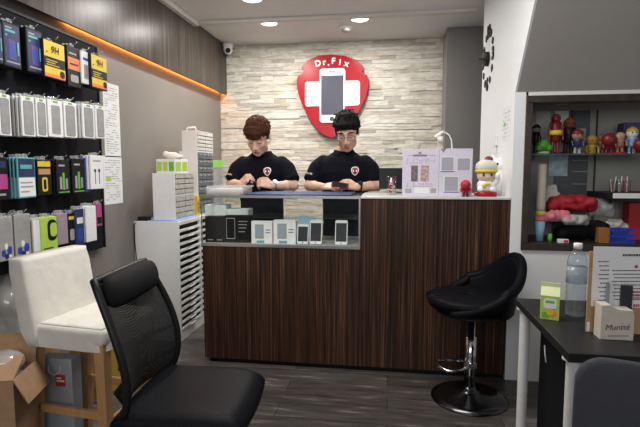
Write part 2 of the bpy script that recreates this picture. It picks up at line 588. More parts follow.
# stone veneer wall: every ledge stone is a block of its own depth
rs = random.Random(3)
m = MB(); m.box((XL, YB, 0), (1.35, YB + 0.12, ZC))
z = 0.0
while z < ZC - 0.005:
    h = min(rs.choice([0.028, 0.035, 0.042, 0.05]), ZC - z)
    x = XL - rs.random() * 0.2
    while x < 0.62:
        w = rs.uniform(0.10, 0.40)
        d = rs.uniform(0.003, 0.017)
        a, b_ = max(x, XL + 0.001), min(x + w, 0.62)
        if b_ - a > 0.01:
            m.box((a + 0.0008, YB - d, z + 0.0008), (b_ - 0.0008, YB + 0.01, z + h - 0.0008))
        x += w
    z += h
struct('wall_back', m, M['stone'])
m = MB(); m.box((0.535, 4.98, 0), (1.35, YB - 0.035, ZC)); struct('wall_corner', m, M['pillar'])
# clock wall, bounded above by the stair soffit that climbs towards the street
m = MB()
m.box((XR, YN, 0), (XR + 0.075, 4.14, ZC))
m.prism([(YN, 1.775), (YN, ZC), (2.31, ZC)], RIGHTF @ Matrix.Translation((0, 0, XR + 0.012)), 0.012)
struct('wall_right', m, M['clock_wall'])
m = MB()
m.prism([(YN + 0.10, 1.775), (2.31 + 0.10, ZC), (2.31, ZC), (YN, 1.775)], RIGHTF @ Matrix.Translation((0, 0, 2.7)), 2.7 - XR - 0.0121)
struct('ceiling_stair_soffit', m, M['grey_soffit'])
# niche wall with its opening
NX0, NX1, NZ0, NZ1, NY = 0.793, 2.10, 0.858, 1.752, 3.46
m = MB()
m.box((XR + 0.0755, YN, 0), (2.7, YN + 0.05, NZ0 - 0.03))
m.box((XR + 0.0751, YN, NZ0 - 0.03), (max(NX0, XR + .0752), YN + 0.05, 1.775))
m.box((NX1, YN, NZ0 - 0.03), (2.7, YN + 0.05, 1.775))
m.box((NX0, YN, NZ1), (NX1, YN + 0.05, 1.775))
struct('wall_front', m, M['white_paint'])
m = MB()
m.box((NX0, NY, NZ0 - 0.03), (NX1, NY + 0.03, NZ1)); m.box((NX0 - 0.02, YN + 0.05, NZ0 - 0.03), (NX0, NY + 0.03, NZ1)); m.box((NX1, YN + 0.05, NZ0 - 0.03), (NX1 + 0.02, NY + 0.03, NZ1))
m.box((NX0, YN + 0.05, NZ1), (NX1, NY + 0.03, NZ1 + 0.02))
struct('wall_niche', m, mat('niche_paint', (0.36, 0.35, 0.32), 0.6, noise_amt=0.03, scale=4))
m = MB(); fw = 0.038
m.box((NX0, YN - 0.014, NZ0 - 0.030), (NX1, NY, NZ0 + 0.012), 0.003)
m.box((NX0, YN - 0.014, NZ1 - 0.042), (NX1, YN + 0.05, NZ1 + 0.0), 0.003)
m.box((NX0, YN - 0.014, NZ0 + 0.012), (NX0 + fw, YN + 0.05, NZ1 - 0.042), 0.003)
m.box((NX1 - fw, YN - 0.014, NZ0 + 0.012), (NX1, YN + 0.05, NZ1 - 0.042), 0.003)
m.box((NX0, YN + 0.05, NZ0 + 0.012), (NX0 + 0.012, NY, NZ1 - 0.042)); m.box((NX1 - 0.012, YN + 0.05, NZ0 + 0.012), (NX1, NY, NZ1 - 0.042))
struct('trim_1', m, M['frame_wood'])
# walnut bulkhead over the left wall, with an amber light strip under it
BX = -1.841
m = MB(); m.box((XL, -0.4, 2.205), (BX, YB - 0.036, ZC)); m.box((BX - .018, -0.4, 2.153), (BX, YB - 0.036, 2.205)); struct('trim_2', m, M['bulk_wood'])
m = MB()
m.box((BX, -0.4, 2.648), (BX + 0.05, 4.42, ZC), 0.004)
m.box((BX, 4.42, 2.672), (XR, 4.50, ZC), 0.004)
struct('trim_3', m, mat('cornice_paint', (0.68, 0.65, 0.61), 0.6, noise_amt=0.02))
m = MB(); m.box((XL + 0.006, 2.7, 2.192), (XL + 0.018, YB - 0.05, 2.205))
tag(m.build('light_strip', mat('amber_led', (0.9, 0.4, 0.1), 0.5, emit=(1.0, 0.33, 0.06), estr=32.0)), 'amber glowing light strip tucked under the dark wood bulkhead', 'light')


def downlight(x, y, label):
    t = thing('recessed_downlight', label, 'ceiling light', (x, y, ZC), 0, 'recessed ceiling downlights')
    a = MB(); a.lathe([(0.075, -0.004), (0.098, -0.006), (0.102, -0.001), (0.102, 0.0), (0.075, 0.0)], n=32, ring=True)
    a.build('trim_ring', M['white_plastic'], t, local=True)
    a = MB(); a.lathe([(0.0745, -0.0035), (0.0745, -0.001)], n=32)
    a.build('diffuser', M['lamp'], t, local=True)
    l = bpy.data.lights.new('downlight_lamp', 'AREA'); l.shape = 'DISK'; l.size = 0.14; l.energy = 16; l.color = (1.0, 0.96, 0.9)
    o = bpy.data.objects.new('lamp', l); o.location = (0, 0, -0.0085); COL.objects.link(o); o.parent = t
    return t


M['lamp'] = mat('lamp_diffuser', (0.9, 0.9, 0.9), 0.5, emit=(1.0, 0.98, 0.94), estr=14.0)
p = aZ(269, 23, ZC); downlight(p.x, p.y, 'lit round downlight in the ceiling, left of the two above the sign')
p = aZ(360, 19, ZC); downlight(p.x, p.y, 'lit round downlight in the ceiling, right of the two above the sign')
p = aZ(252, -1, ZC); downlight(p.x, p.y, 'round downlight at the top edge, nearest to the camera')

p = aZ(346, 27, ZC)
t = thing('smoke_detector', 'small white round smoke detector on the ceiling by the stone wall', 'smoke detector', (p.x, p.y, ZC))
a = MB(); a.lathe([(0.0, -0.045), (0.030, -0.045), (0.040, -0.034), (0.042, -0.016)], n=24); a.build('sensor_head', M['grey_print'], t, local=True)
a = MB(); a.lathe([(0.042, -0.018), (0.062, -0.014), (0.068, -0.004), (0.068, 0)], n=24); a.build('base', M['white_plastic'], t, local=True)

# security camera in the corner
p = Vector((BX + 0.055, YB - 0.13, 2.66))
t = thing('security_camera', 'white dome security camera in the ceiling corner above the stone wall', 'camera', tuple(p))
a = MB(); a.lathe([(0.055, -0.01), (0.06, 0.0), (0.06, 0.03), (0.05, 0.04)], n=24); a.build('base', M['white_plastic'], t, local=True)
a = MB(); a.sph((0, -0.005, -0.035), (0.052, 0.052, 0.05), u=20, w=14); a.build('housing', M['white_plastic'], t, local=True)
a = MB(); d = Vector((0.35, -1, -0.35)).normalized(); c = Vector((0, -0.005, -0.035))
a.cyl(c + d * 0.035, c + d * 0.058, 0.028, 0.026, 20); a.build('lens_barrel', M['black'], t, local=True)

# ================================================================== STONE WALL SIGN
Y0 = YB - 0.036
def sp(px, py, Y=Y0 - 0.05):
    p = aY(px, py, Y); return (p.x, p.z)
sc_ = sp(331.5, 96)
t = thing('shop_sign', 'red shield sign with white cross and phone, lettered Dr.Fix, on the stone wall', 'sign', (sc_[0], Y0 - 0.05, sc_[1] - 0.41))
outl = [(331, 54.5), (318, 55.5), (308, 60), (303, 65), (301.5, 69.5), (304, 71), (302, 74.5), (298.5, 75), (296.6, 80), (297, 88), (299.5, 98), (303.5, 108), (309, 118.5), (316, 128.5), (324, 135.5), (332, 138),
        (340, 135.5), (348, 128.5), (355, 118.5), (360.5, 108), (365.5, 98), (368.5, 88), (369, 80), (367, 75), (363.5, 74.5), (361.5, 71), (364, 69.5), (362.5, 65), (356, 60), (345, 55.5)]
def spoly(o): return [sp(*q) for q in o]
def front_at(Y): return FRONT @ Matrix.Translation((0, 0, -Y))
def ccw(o):
    s = sum(o[i][0] * o[(i + 1) % len(o)][1] - o[(i + 1) % len(o)][0] * o[i][1] for i in range(len(o)))
    return o if s > 0 else list(reversed(o))
a = MB(); a.prism(ccw(spoly(outl)), front_at(Y0 - 0.05), 0.05, bev=0.004); a.build('shield', M['red'], t)
def sprr(x0, y0, x1, y1, r, Y, th):
    A, B = sp(x0, y1), sp(x1, y0)
    pts = [(x + (A[0] + B[0]) / 2, y + (A[1] + B[1]) / 2) for x, y in rrect(B[0] - A[0], B[1] - A[1], r)]
    a = MB(); a.prism(pts, front_at(Y), th); return a
a = sprr(305.2, 80.5, 360, 106.5, 0.03, Y0 - 0.058, 0.0078); a.build('cross_bar', M['sign_white'], t)
a = sprr(319.8, 68.2, 345.4, 122.8, 0.035, Y0 - 0.066, 0.0158)
ph = a.build('phone_shape', M['sign_white'], t)
a = sprr(321.4, 75.5, 343.6, 115, 0.004, Y0 - 0.068, 0.0018); a.build('phone_screen', M['sign_screen'], ph)
a = MB()
q = sp(332, 119); a.cyl((q[0], Y0 - 0.0675, q[1]), (q[0], Y0 - 0.066, q[1]), 0.024, n=20)
a.build('home_button', M['sign_screen'], ph)
a = MB(); q = sp(332, 71.8); a.cbox((q[0], Y0 - 0.0668, q[1]), (0.07, 0.0014, 0.010), 0.0004); a.build('speaker_slot', M['grey_ink'], ph)
for ch, px, py, ang in (('D', 318.0, 63.6, 16), ('r', 324.2, 62.3, 9), ('.', 328.4, 62.9, 4), ('F', 333.4, 61.2, -2), ('i', 340.0, 62.2, -8), ('x', 346.6, 63.8, -15)):
    vs, fs = text(ch, 0.088 if ch != '.' else 0.09, 0.003, bold=0.003)
    q = sp(px, py)
    a = MB(); a.add(vs, fs, 0, False, Matrix.Translation((q[0], Y0 - 0.053, q[1])) @ FRONT @ Euler((0, 0, R(ang))).to_matrix().to_4x4())
    a.build('letter', M['sign_white'], t)

# ================================================================== COUNTER
CX0, CX1, CY, CYB, CZ, GX, GZ = -1.245, 0.725, 3.05, 3.56, 1.147, -0.185, 0.818
t = thing('display_counter', 'dark zebrano wood shop counter with a glass showcase at its left end', 'counter', (0, CY + 0.25, 0))
a = MB()
a.box((CX0, CY, 0.03), (GX, CYB, GZ - 0.012), 0.002); a.box((GX, CY, 0.03), (CX1, CYB, CZ - 0.014), 0.002)
a.build('body', M['counter_wood'], t)
a = MB(); a.box((CX0 + 0.03, CY + 0.02, 0.0), (CX1, CYB - 0.03, 0.03)); a.build('plinth', M['black_matte'], t)
a = MB(); a.box((CX0, CY, GZ - 0.012), (GX, CYB, GZ), 0.001); a.build('showcase_floor', M['grey_print'], t)
a = MB(); a.box((GX, CY - 0.006, CZ - 0.014), (CX1, CYB, CZ), 0.002); a.build('countertop', mat('pale_countertop', (0.62, 0.62, 0.60), 0.3), t)
a = MB(); a.box((CX0, CY, GZ), (GX - 0.001, CY + 0.006, CZ - 0.010)); a.build('front_pane', M['glass'], t)
a = MB(); a.box((CX0, CY + 0.006, GZ), (CX0 + 0.006, CYB, CZ - 0.010)); a.build('side_pane', M['glass'], t)
a = MB(); a.box((CX0, CYB - 0.006, GZ), (GX - 0.001, CYB, CZ - 0.010)); a.build('rear_pane', M['glass'], t)
a = MB(); a.box((CX0 - 0.004, CY - 0.006, CZ - 0.010), (GX - 0.001, CYB, CZ)); a.build('top_pane', M['glass_green'], t)
a = MB()
a.box((CX0 - 0.004, CY - 0.010, CZ - 0.016), (GX, CY - 0.0061, CZ + 0.001)); a.box((CX0 - 0.002, CY - 0.004, GZ - 0.012), (GX, CY, GZ + 0.006))
a.box((CX0 - 0.003, CY - 0.003, GZ), (CX0 + 0.004, CY, CZ - 0.01)); a.box((GX - 0.010, CY - 0.003, GZ), (GX, CY, CZ - 0.01))
a.build('edge_trim', M['steel'], t)
SHZ = 0.985
a = MB(); a.box((CX0 + 0.01, CY + 0.20, SHZ - 0.006), (GX - 0.01, CYB - 0.02, SHZ)); a.build('glass_shelf', M['glass_green'], t)
# ---------- inside the showcase
PF = 3.13
def slab_px(x0, y0, x1, y1, Y, d, name, mt, label=None, cat=None, group=None, bev=0.002, zb=None):
    A, B = aY(x0, y1, Y), aY(x1, y0, Y)
    zb = A.z if zb is None else zb
    a = MB(); a.box((A.x, Y, zb), (B.x, Y + d, B.z), bev)
    o = a.build(name, mt)
    return tag(o, label, cat, group) if label else o

def box_thing(x0, y0, x1, y1, Y, d, name, mt, label, cat, zb, group=None, fronts=()):
    """upright box with printed panels on its front; fronts: (name, material, u0, v0, u1, v1) in face fractions from bottom-left"""
    A, B = aY(x0, y1, Y), aY(x1, y0, Y)
    t = thing(name, label, cat, ((A.x + B.x) / 2, Y + d / 2, zb), 0, group)
    a = MB(); a.box((A.x, Y, zb), (B.x, Y + d, B.z), 0.0015); a.build('carton', mt, t)
    w, h = B.x - A.x, B.z - zb
    for k, (n, mt2, u0, v0, u1, v1) in enumerate(fronts):
        a = MB(); a.box((A.x + u0 * w, Y - 0.0006 - 0.0002 * k, zb + v0 * h), (A.x + u1 * w, Y, zb + v1 * h))
        a.build(n, mt2, t)
    return t

FZ = GZ + 0.0003
M['shelf_card'] = mat('pale_card', (0.84, 0.84, 0.84), 0.6)
SH = SHZ
A = aY(204.5, 205, 3.29)
box_thing(205, 205, 226, 216, 3.27, 0.12, 'phone_box', M['shelf_card'], 'plain white box at the left end of the glass shelf in the showcase', 'box', SH)
box_thing(226.5, 209.5, 248, 216, 3.27, 0.12, 'phone_box', M['shelf_card'], 'flat white box beside the taller one on the glass shelf in the showcase', 'box', SH)
ol = lambda: [('phone_outline', M['grey_print'], .08, .14, .42, .92), ('outline_inside', M['black_matte'], .10, .17, .40, .89), ('printed_text', M['grey_print'], .55, .78, .90, .81), ('printed_text', M['grey_print'], .55, .66, .88, .69), ('printed_text', M['grey_print'], .55, .54, .85, .57), ('printed_text', M['grey_print'], .55, .40, .80, .43)]
box_thing(205.5, 216.5, 214.5, 243, PF, 0.07, 'phone_box', M['black_matte'], 'narrow black box at the far left of the showcase floor', 'box', FZ, fronts=[('printed_text', M['grey_print'], .25, .08, .8, .11)])
box_thing(215, 216.5, 224, 243, PF, 0.07, 'phone_box', M['black_matte'], 'second narrow black box from the left in the showcase', 'box', FZ, fronts=[('printed_text', M['grey_print'], .2, .08, .75, .11)])
box_thing(224.5, 216, 250, 243.5, PF, 0.07, 'phone_box', M['black_matte'], 'wide black box printed with a white phone outline in the showcase', 'box', FZ, fronts=ol())
wf = lambda: [('printed_phone', M['grey_print'], .18, .22, .60, .86), ('printed_screen', mat('pale_blue_print', (0.30, 0.38, 0.46), 0.5), .24, .30, .54, .80), ('blue_label', M['teal'], .25, .03, .62, .14), ('printed_text', M['grey_ink'], .68, .60, .92, .64), ('printed_text', M['grey_ink'], .68, .48, .90, .52)]
box_thing(251.5, 221.5, 272, 244.3, PF - 0.01, 0.05, 'phone_box', M['shelf_card'], 'white phone box standing next to the black boxes in the showcase', 'box', FZ, fronts=wf())
box_thing(273.5, 220.5, 295.5, 244.6, PF - 0.01, 0.05, 'phone_box', M['shelf_card'], 'white phone box standing next to the upright phones in the showcase', 'box', FZ, fronts=wf())
box_thing(297.5, 216.5, 314, 224, PF + 0.10, 0.02, 'price_card', mat('pale_blue_card', (0.42, 0.58, 0.72), 0.5), 'pale blue card standing behind two upright phones in the showcase', 'card', FZ)

def dummy_phone(x0, y0, x1, y1, label, Y=PF - 0.02, frame='white_plastic'):
    A, B = aY(x0, y1, Y), aY(x1, y0, Y)
    w, h = B.x - A.x, (B.z - FZ)
    t = thing('mobile_phone', label, 'phone', ((A.x + B.x) / 2, Y + 0.02, FZ), 0, 'phones on show in the glass case')
    tl = R(-12)
    TM = Matrix.Rotation(tl, 4, 'X') @ Matrix.Translation((0, 0, h / 2 / math.cos(tl) + 0.001))
    hh = h / math.cos(tl) - 0.004
    a = MB(); a.M = TM; a.prism(rrect(w, hh, 0.009), FRONT, 0.008, bev=0.001); a.build('phone_body', M[frame], t, local=True)
    a = MB(); a.M = TM; a.prism(rrect(w * 0.88, hh * 0.76, 0.001), FRONT @ Matrix.Translation((0, 0, 0.0006)), 0.0006); a.build('screen', M['screen'], t, local=True)
    a = MB(); a.M = TM; a.cyl((0, -0.0006, -hh * 0.44), (0, 0, -hh * 0.44), 0.006, n=16); a.build('home_button', M['grey_print'], t, local=True)
    a = MB(); a.box((-w * 0.3, 0.004, 0.0), (w * 0.3, 0.05, 0.004)); a.box((-w * 0.25, 0.012, 0.0), (w * 0.25, 0.018, h * 0.5), M=Matrix.Rotation(R(-14), 4, 'X')); a.build('stand', M['acrylic'], t, local=True)
    return t
dummy_phone(296.5, 225, 307.5, 243.5, 'white phone leftmost of the three phones standing in the showcase')
dummy_phone(309, 221, 321, 244.5, 'white phone in the middle of the three standing in the showcase')
dummy_phone(334.5, 221, 347, 245, 'white phone standing alone near the right end of the showcase')

# ---------- on the counter
TZ = CZ + 0.0004
A, B = aY(249, 193, 3.2), aY(352, 193, 3.2)
a = MB(); a.box((A.x, 3.12, TZ), (B.x, 3.54, TZ + 0.007), 0.003)
t = thing('work_mat', 'dark blue repair mat lying on the glass countertop before the two men', 'mat', ((A.x + B.x) / 2, 3.33, TZ))
a.build('mat_sheet', M['blue_mat'], t)
a = MB()
for x0, x1 in ((A.x + 0.004, A.x + 0.012), (B.x - 0.012, B.x - 0.004)): a.box((x0, 3.125, TZ + 0.007), (x1, 3.535, TZ + 0.0085))
a.build('edge_band', M['navy_print'], t)
MATZ = TZ + 0.0075

A, B = aY(208, 194, 3.25), aY(247, 184, 3.25)
t = thing('paper_tray', 'clear shallow box of papers on the counter beside the left man', 'tray', ((A.x + B.x) / 2, 3.33, TZ))
x0, x1, zt = A.x, B.x - 0.02, CZ + 0.055
a = MB(); a.box((x0, 3.22, TZ), (x1, 3.44, TZ + 0.003)); a.box((x0, 3.22, TZ + 0.003), (x1, 3.223, zt)); a.box((x0, 3.437, TZ + 0.003), (x1, 3.44, zt)); a.box((x0, 3.223, TZ + 0.003), (x0 + 0.003, 3.437, zt)); a.box((x1 - 0.003, 3.223, TZ + 0.003), (x1, 3.437, zt))
a.build('box_shell', M['plastic_film'], t)
a = MB(); a.box((x0 + 0.006, 3.226, TZ + 0.003), (x1 - 0.006, 3.434, TZ + 0.016)); a.build('papers', mat('brown_print', (0.42, 0.27, 0.22), 0.7, noise_amt=0.4, scale=25), t)
a = MB(); a.box((x0 + 0.012, 3.24, TZ + 0.0162), (x1 - 0.02, 3.43, TZ + 0.032)); a.build('paper_stack', M['paper'], t)

# information board in an acrylic stand
BYF = 3.115
A, B = aY(402, 196.5, BYF), aY(473, 148.5, BYF)
t = thing('information_board', 'lilac printed information board standing in clear acrylic on the counter', 'sign', ((A.x + B.x) / 2, BYF, TZ))
W, Hh = B.x - A.x, B.z - TZ
a = MB(); a.box((A.x, BYF, TZ), (B.x, BYF + 0.008, B.z), 0.001); a.build('board', M['lilac_paper'], t)
a = MB(); a.box((A.x - 0.002, BYF + 0.0085, TZ), (B.x + 0.002, BYF + 0.0105, B.z + 0.003)); a.box((A.x, BYF - 0.004, TZ), (B.x, BYF + 0.07, TZ + 0.003)); a.build('acrylic_stand', M['acrylic'], t)
def bfr(n, mt, x0, y0, x1, y1, k=1):
    P_, Q_ = aY(x0, y1, BYF), aY(x1, y0, BYF)
    a = MB(); a.box((P_.x, BYF - 0.0004 * k, P_.z), (Q_.x, BYF, Q_.z)); return a.build(n, mt, t)
bfr('fold_line', M['grey_print'], 438.6, 149.5, 439.2, 196)
bfr('title_line', M['grey_ink'], 407, 155.2, 436, 155.7); 
a = MB()
q = aY(420, 155.4, BYF)
a.cbox((q.x, BYF - 0.0008, q.z), (0.085, 0.001, 0.012)); a.cbox((q.x, BYF - 0.0008, q.z + 0.016), (0.018, 0.001, 0.012)); a.build('title_badge', M['grey_ink'], t)
bfr('phone_picture', mat('dark_photo_print', (0.16, 0.12, 0.13), 0.5, noise_amt=0.5, scale=60), 411, 165.5, 418, 181.5)
bfr('phone_picture', mat('pink_photo_print', (0.46, 0.30, 0.31), 0.5, noise_amt=0.5, scale=60), 420.5, 165.5, 429, 181.5)
a = MB(); rr = random.Random(5)
for yy in (159, 161, 163, 184, 186.2):
    for xx in range(407, 436, 3):
        if rr.random() < 0.75:
            q = aY(xx + rr.random(), yy, BYF); a.cbox((q.x, BYF - 0.0002, q.z), (rr.uniform(0.008, 0.016), 0.0004, 0.004))
a.build('small_text', M['mauve'], t)
bfr('white_label', M['paper'], 414.5, 187.5, 429, 193.2)
bfr('grey_panel', M['grey_print'], 405, 188.5, 411.5, 193); bfr('grey_panel', M['grey_print'], 430.5, 188.5, 436, 193)
for x0, y0, x1, y1 in ((440.5, 156.5, 454.5, 171), (456.5, 157.5, 471, 171), (443.5, 176, 459, 191.5)):
    bfr('blank_panel', mat('blank_grey_print', (0.36, 0.35, 0.40), 0.7, noise_amt=0.03), x0 + 0.8, y0 + 0.8, x1 - 0.8, y1 - 0.6, 2)
    bfr('panel_border', M['paper'], x0, y0, x1, y1, 1)
    if x0 < 450: bfr('blue_caption', M['blue'], x0, y1 + 0.2, x1, y1 + 1.1)
a = MB(); q = aY(443.5, 150.5, BYF); a.prism([(-0.018, 0.012), (0, -0.014), (0.018, 0.012)], Matrix.Translation((q.x, BYF - 0.0006, q.z)) @ FRONT, 0.0006); a.build('title_badge', M['grey_ink'], t)

# clear cup of sweets beside the board
p = aY(391.5, 190, 3.28)
t = thing('clear_cup', 'clear cup of small items left of the lilac board', 'cup', (p.x, 3.28, TZ))
a = MB(); a.lathe([(0.030, 0), (0.036, 0.125), (0.034, 0.125), (0.028, 0.004)], n=20); a.build('cup_wall', M['acrylic'], t, local=True)
a = MB()
for i in range(14):
    a.cbox((random.uniform(-.015, .015), random.uniform(-.015, .015), 0.02 + 0.0065 * i), (0.02, 0.012, 0.012), 0.003, mi=i % 3, rot=(random.random() * 3, random.random() * 3, 0))
a.build('contents', [M['red_print'], M['paper'], M['beige']], t, local=True)

# toy figures: plain generic dolls
def doll(name, label, base, h, w, body, head, extra=None, legs=True, arms=True, cat='toy figure', group=None, hat=None, eyes=True, headr=0.42, basecol=None):
    t = thing(name, label, cat, base, 0, group)
    zb = 0.0
    if basecol:
        a = MB(); a.lathe([(w * 0.46, 0), (w * 0.48, h * 0.03), (w * 0.42, h * 0.07)], n=20); a.build('base', M[basecol] if isinstance(basecol, str) else basecol, t, local=True); zb = h * 0.07
    hr = w * headr
    zh = h - hr * (1.25 if hat else 1.0)
    a = MB(); zl = zb + (zh - zb) * (0.34 if legs else 0.0)
    a.lathe([(w * 0.20, zl), (w * 0.29, zl + h * 0.04), (w * 0.25, (zl + zh) / 2), (w * 0.30, zh - hr * 0.8), (w * 0.14, zh - hr * 0.55)], n=20)
    if arms:
        for s in (-1, 1): a.chain([(s * w * 0.27, 0, zh - hr * 0.9), (s * w * 0.40, -w * 0.06, (zl + zh) / 2), (s * w * 0.38, -w * 0.2, zl + h * 0.06)], [w * 0.085, w * 0.075, w * 0.06], 10)
    a.build('torso', body, t, local=True)
    if legs:
        for s in (-1, 1):
            a = MB(); a.chain([(s * w * 0.14, 0, zl + h * 0.02), (s * w * 0.16, 0, zb + h * 0.035)], [w * 0.11, w * 0.10], 10)
            a.sph((s * w * 0.16, -w * 0.06, zb + h * 0.03), (w * 0.11, w * 0.17, h * 0.03), u=12, w=8); a.build('leg', extra or body, t, local=True)
    a = MB(); a.sph((0, 0, zh), (hr, hr * 0.92, hr), u=20, w=14); hd = a.build('head', head, t, local=True)
    if eyes:
        a = MB()
        for s in (-1, 1): a.sph((s * hr * 0.36, -hr * 0.86, zh + hr * 0.05), hr * 0.13, u=8, w=6)
        a.build('eyes', M['ink'], hd, local=True)
    if hat:
        a = MB(); a.loft([((0, 0, zh + hr * 0.25), hr * 1.04, hr * 0.98), ((0, 0, zh + hr * 0.6), hr * 0.92, hr * 0.86), ((0, 0.0, zh + hr * 0.95), hr * 0.55, hr * 0.5), ((0, 0, zh + hr * 1.2), hr * 0.15, hr * 0.15)], 20)
        a.build('hat', hat, t, local=True)
    return t
p = aY(465, 197, 3.10); doll('toy_figure', 'small dark red toy figure standing on the counter before the lilac board', (p.x, 3.085, TZ), 0.105, 0.075, M['red_print'], M['red_print'], mat('dark_red', (0.16, 0.01, 0.015), 0.4))
# beckoning cat doll with white bonnet
p = aY(484.5, 197, 3.20); 
t = thing('lucky_cat', 'white lucky cat doll with gold headband on a red base, right end of counter', 'doll', (p.x, 3.17, TZ)); t.scale = (.85, .85, .9)
a = MB(); a.loft([((0, 0, 0), .078, .06), ((0, 0, .008), .084, .065), ((0, 0, .028), .080, .062), ((0, 0, .034), .07, .055)], 28); a.build('base', M['red'], t, local=True)
a = MB(); a.sph((0, 0, .075), (.066, .052, .055)); a.sph((-.042, -.03, .050), (.026, .03, .02)); a.sph((.042, -.03, .050), (.026, .03, .02))
a.chain([(.055, -.01, .085), (.078, -.03, .115), (.072, -.045, .145)], [.022, .020, .022]); a.build('body', M['sign_white'], t, local=True, remesh=0.004, smooth=3)
a = MB(); a.sph((0, -.005, .150), (.068, .058, .056), u=24, w=16); hd = a.build('head', mat('cream_face', (0.72, 0.55, 0.42), 0.5), t, local=True)
a = MB(); a.sph((0, 0.004, .205), (.080, .070, .055), u=24, w=16); a.build('bonnet', M['cloth_white'], t, local=True)
a = MB(); a.tube([(.074 * math.cos(i * math.pi / 12), -0.002 + .066 * math.sin(i * math.pi / 12), .176) for i in range(24)], .010, 8, True); a.build('headband', M['yellow'], t, local=True)
a = MB(); a.sph((.015, 0.0, .258), (.032, .024, .024)); a.build('red_cap', mat('maroon', (0.22, 0.02, 0.02), 0.5), t, local=True)
a = MB()
for s in (-1, 1): a.sph((s * .028, -.058, .152), (.009, .006, .012), u=10, w=8)
a.build('eyes', M['ink'], hd, local=True)
a = MB(); a.sph((0, -.052, .086), (.024, .012, .010)); a.sph((-.02, -.05, .075), (.016, .01, .016)); a.build('gold_charm', M['yellow'], t, local=True)
p = aY(499, 197, 3.36)
t = thing('cat_ornament', 'plain white cat ornament half hidden behind the lucky cat doll', 'doll', (p.x, 3.38, TZ))
a = MB(); a.lathe([(.05, 0), (.062, .03), (.056, .11), (.04, .16)], n=24); a.sph((0, 0, .2), (.062, .052, .052))
for s in (-1, 1): a.cyl((s * .036, 0, .235), (s * .044, 0, .275), .02, .003, 10)
a.build('body', M['sign_white'], t, local=True, remesh=0.005, smooth=3)
a = MB()
for s in (-1, 1): a.sph((s * .024, -.048, .205), (.009, .005, .009), u=10, w=8)
a.build('eyes', M['ink'], t, local=True)

# flat screen and desk lamp behind the board
A, B = aY(379, 192, 3.47), aY(401.5, 168, 3.47)
t = thing('flat_screen', 'black flat screen standing on the counter behind the clear cup', 'screen', ((A.x + B.x) / 2, 3.49, TZ))
a = MB(); a.box((A.x, 3.46, TZ + 0.03), (B.x + 0.16, 3.485, B.z), 0.004); a.build('panel', M['black'], t)
a = MB(); a.box((A.x + 0.12, 3.47, TZ), (B.x + 0.04, 3.55, TZ + 0.006), 0.002); a.box((A.x + 0.155, 3.485, TZ + 0.006), (B.x + 0.0, 3.495, TZ + 0.06)); a.build('stand', M['black'], t)
p = aY(452, 150, 3.40)
t = thing('desk_lamp', 'slim white gooseneck lamp arching up behind the lilac board', 'lamp', (p.x, 3.42, TZ))
a = MB(); a.lathe([(.05, 0), (.05, .012), (.012, .018)], n=24); a.build('base', M['white_plastic'], t, local=True)
q = [aY(452, 170, 3.42), aY(452, 150, 3.42), aY(451.4, 140, 3.42), aY(449, 135, 3.42), aY(445.5, 132.5, 3.42), aY(441, 132, 3.42)]
a = MB(); a.tube([(0, 0, .015)] + [(v.x - p.x, 0, v.z - TZ) for v in q], .0045, 10); a.build('neck', M['white_metal'], t, local=True)
a = MB(); v = q[-1]; a.cap((v.x - p.x + .01, 0, v.z - TZ), (v.x - p.x - .03, 0, v.z - TZ - .03), .009, .013); a.build('lamp_head', M['white_plastic'], t, local=True)
p = aY(440.5, 149, 3.46)
t = thing('spray_bottle', 'pale plastic bottle behind the lilac board, left of the lamp neck', 'bottle', (p.x, 3.50, TZ))
zz = aY(440.5, 136.5, 3.50).z - TZ
a = MB(); a.lathe([(.033, 0), (.036, .01), (.036, zz * .72), (.018, zz * .84), (.016, zz * .9)], n=20); a.build('bottle_body', M['beige'], t, local=True)
a = MB(); a.lathe([(.020, zz * .9), (.020, zz)], n=16); a.build('cap', M['white_plastic'], t, local=True)

# ================================================================== PEOPLE
def finger(m, root, d, up, ln, r, curl):
    """three tapering segments bending towards -up"""
    pts, p, v = [root], Vector(root), Vector(d).normalized()
    ax = v.cross(Vector(up)).normalized()
    for k, fr in enumerate((0.45, 0.32, 0.23)):
        v = Matrix.Rotation(-curl[k], 3, ax) @ v
        p = p + v * ln * fr
        pts.append(p.copy())
    m.chain(pts, [r, r * 0.93, r * 0.86, r * 0.76], 10)


def hand(m, wrist, d, back, thumb_side, curl=(0.6, 0.7, 0.5), spread=0.12, thumb_curl=0.3):
    """palm, four fingers, thumb; d = towards the fingers, back = out of the back of the hand, thumb_side = side vector"""
    d = Vector(d).normalized(); back = Vector(back); back = (back - d * back.dot(d)).normalized()
    s = d.cross(back).normalized()
    if s.dot(Vector(thumb_side)) < 0: s = -s
    w = Vector(wrist)
    for k, off in enumerate((0.030, 0.010, -0.010, -0.028)):
        m.cap(w + s * off * 0.5, w + d * 0.082 + s * off, 0.017, 0.0125, 10)
    for k, (off, ln) in enumerate(((0.031, 0.070), (0.0105, 0.078), (-0.0105, 0.073), (-0.030, 0.058))):
        dd = d + s * spread * (off / 0.03)
        finger(m, w + d * 0.084 + s * off, dd, back, ln, 0.0092 if k < 3 else 0.0080, [c * (1 + 0.08 * k) for c in curl])
    r0 = w + d * 0.022 + s * 0.024
    t1 = r0 + (d * 0.55 + s * 0.75 - back * 0.25).normalized() * 0.042
    t2 = t1 + (d * 0.9 + s * 0.25 - back * (0.2 + thumb_curl)).normalized() * 0.032
    t3 = t2 + (d * 1.0 - s * 0.1 - back * (0.2 + thumb_curl)).normalized() * 0.025
    m.chain([r0, t1, t2, t3], [0.016, 0.0125, 0.0105, 0.0085], 10)


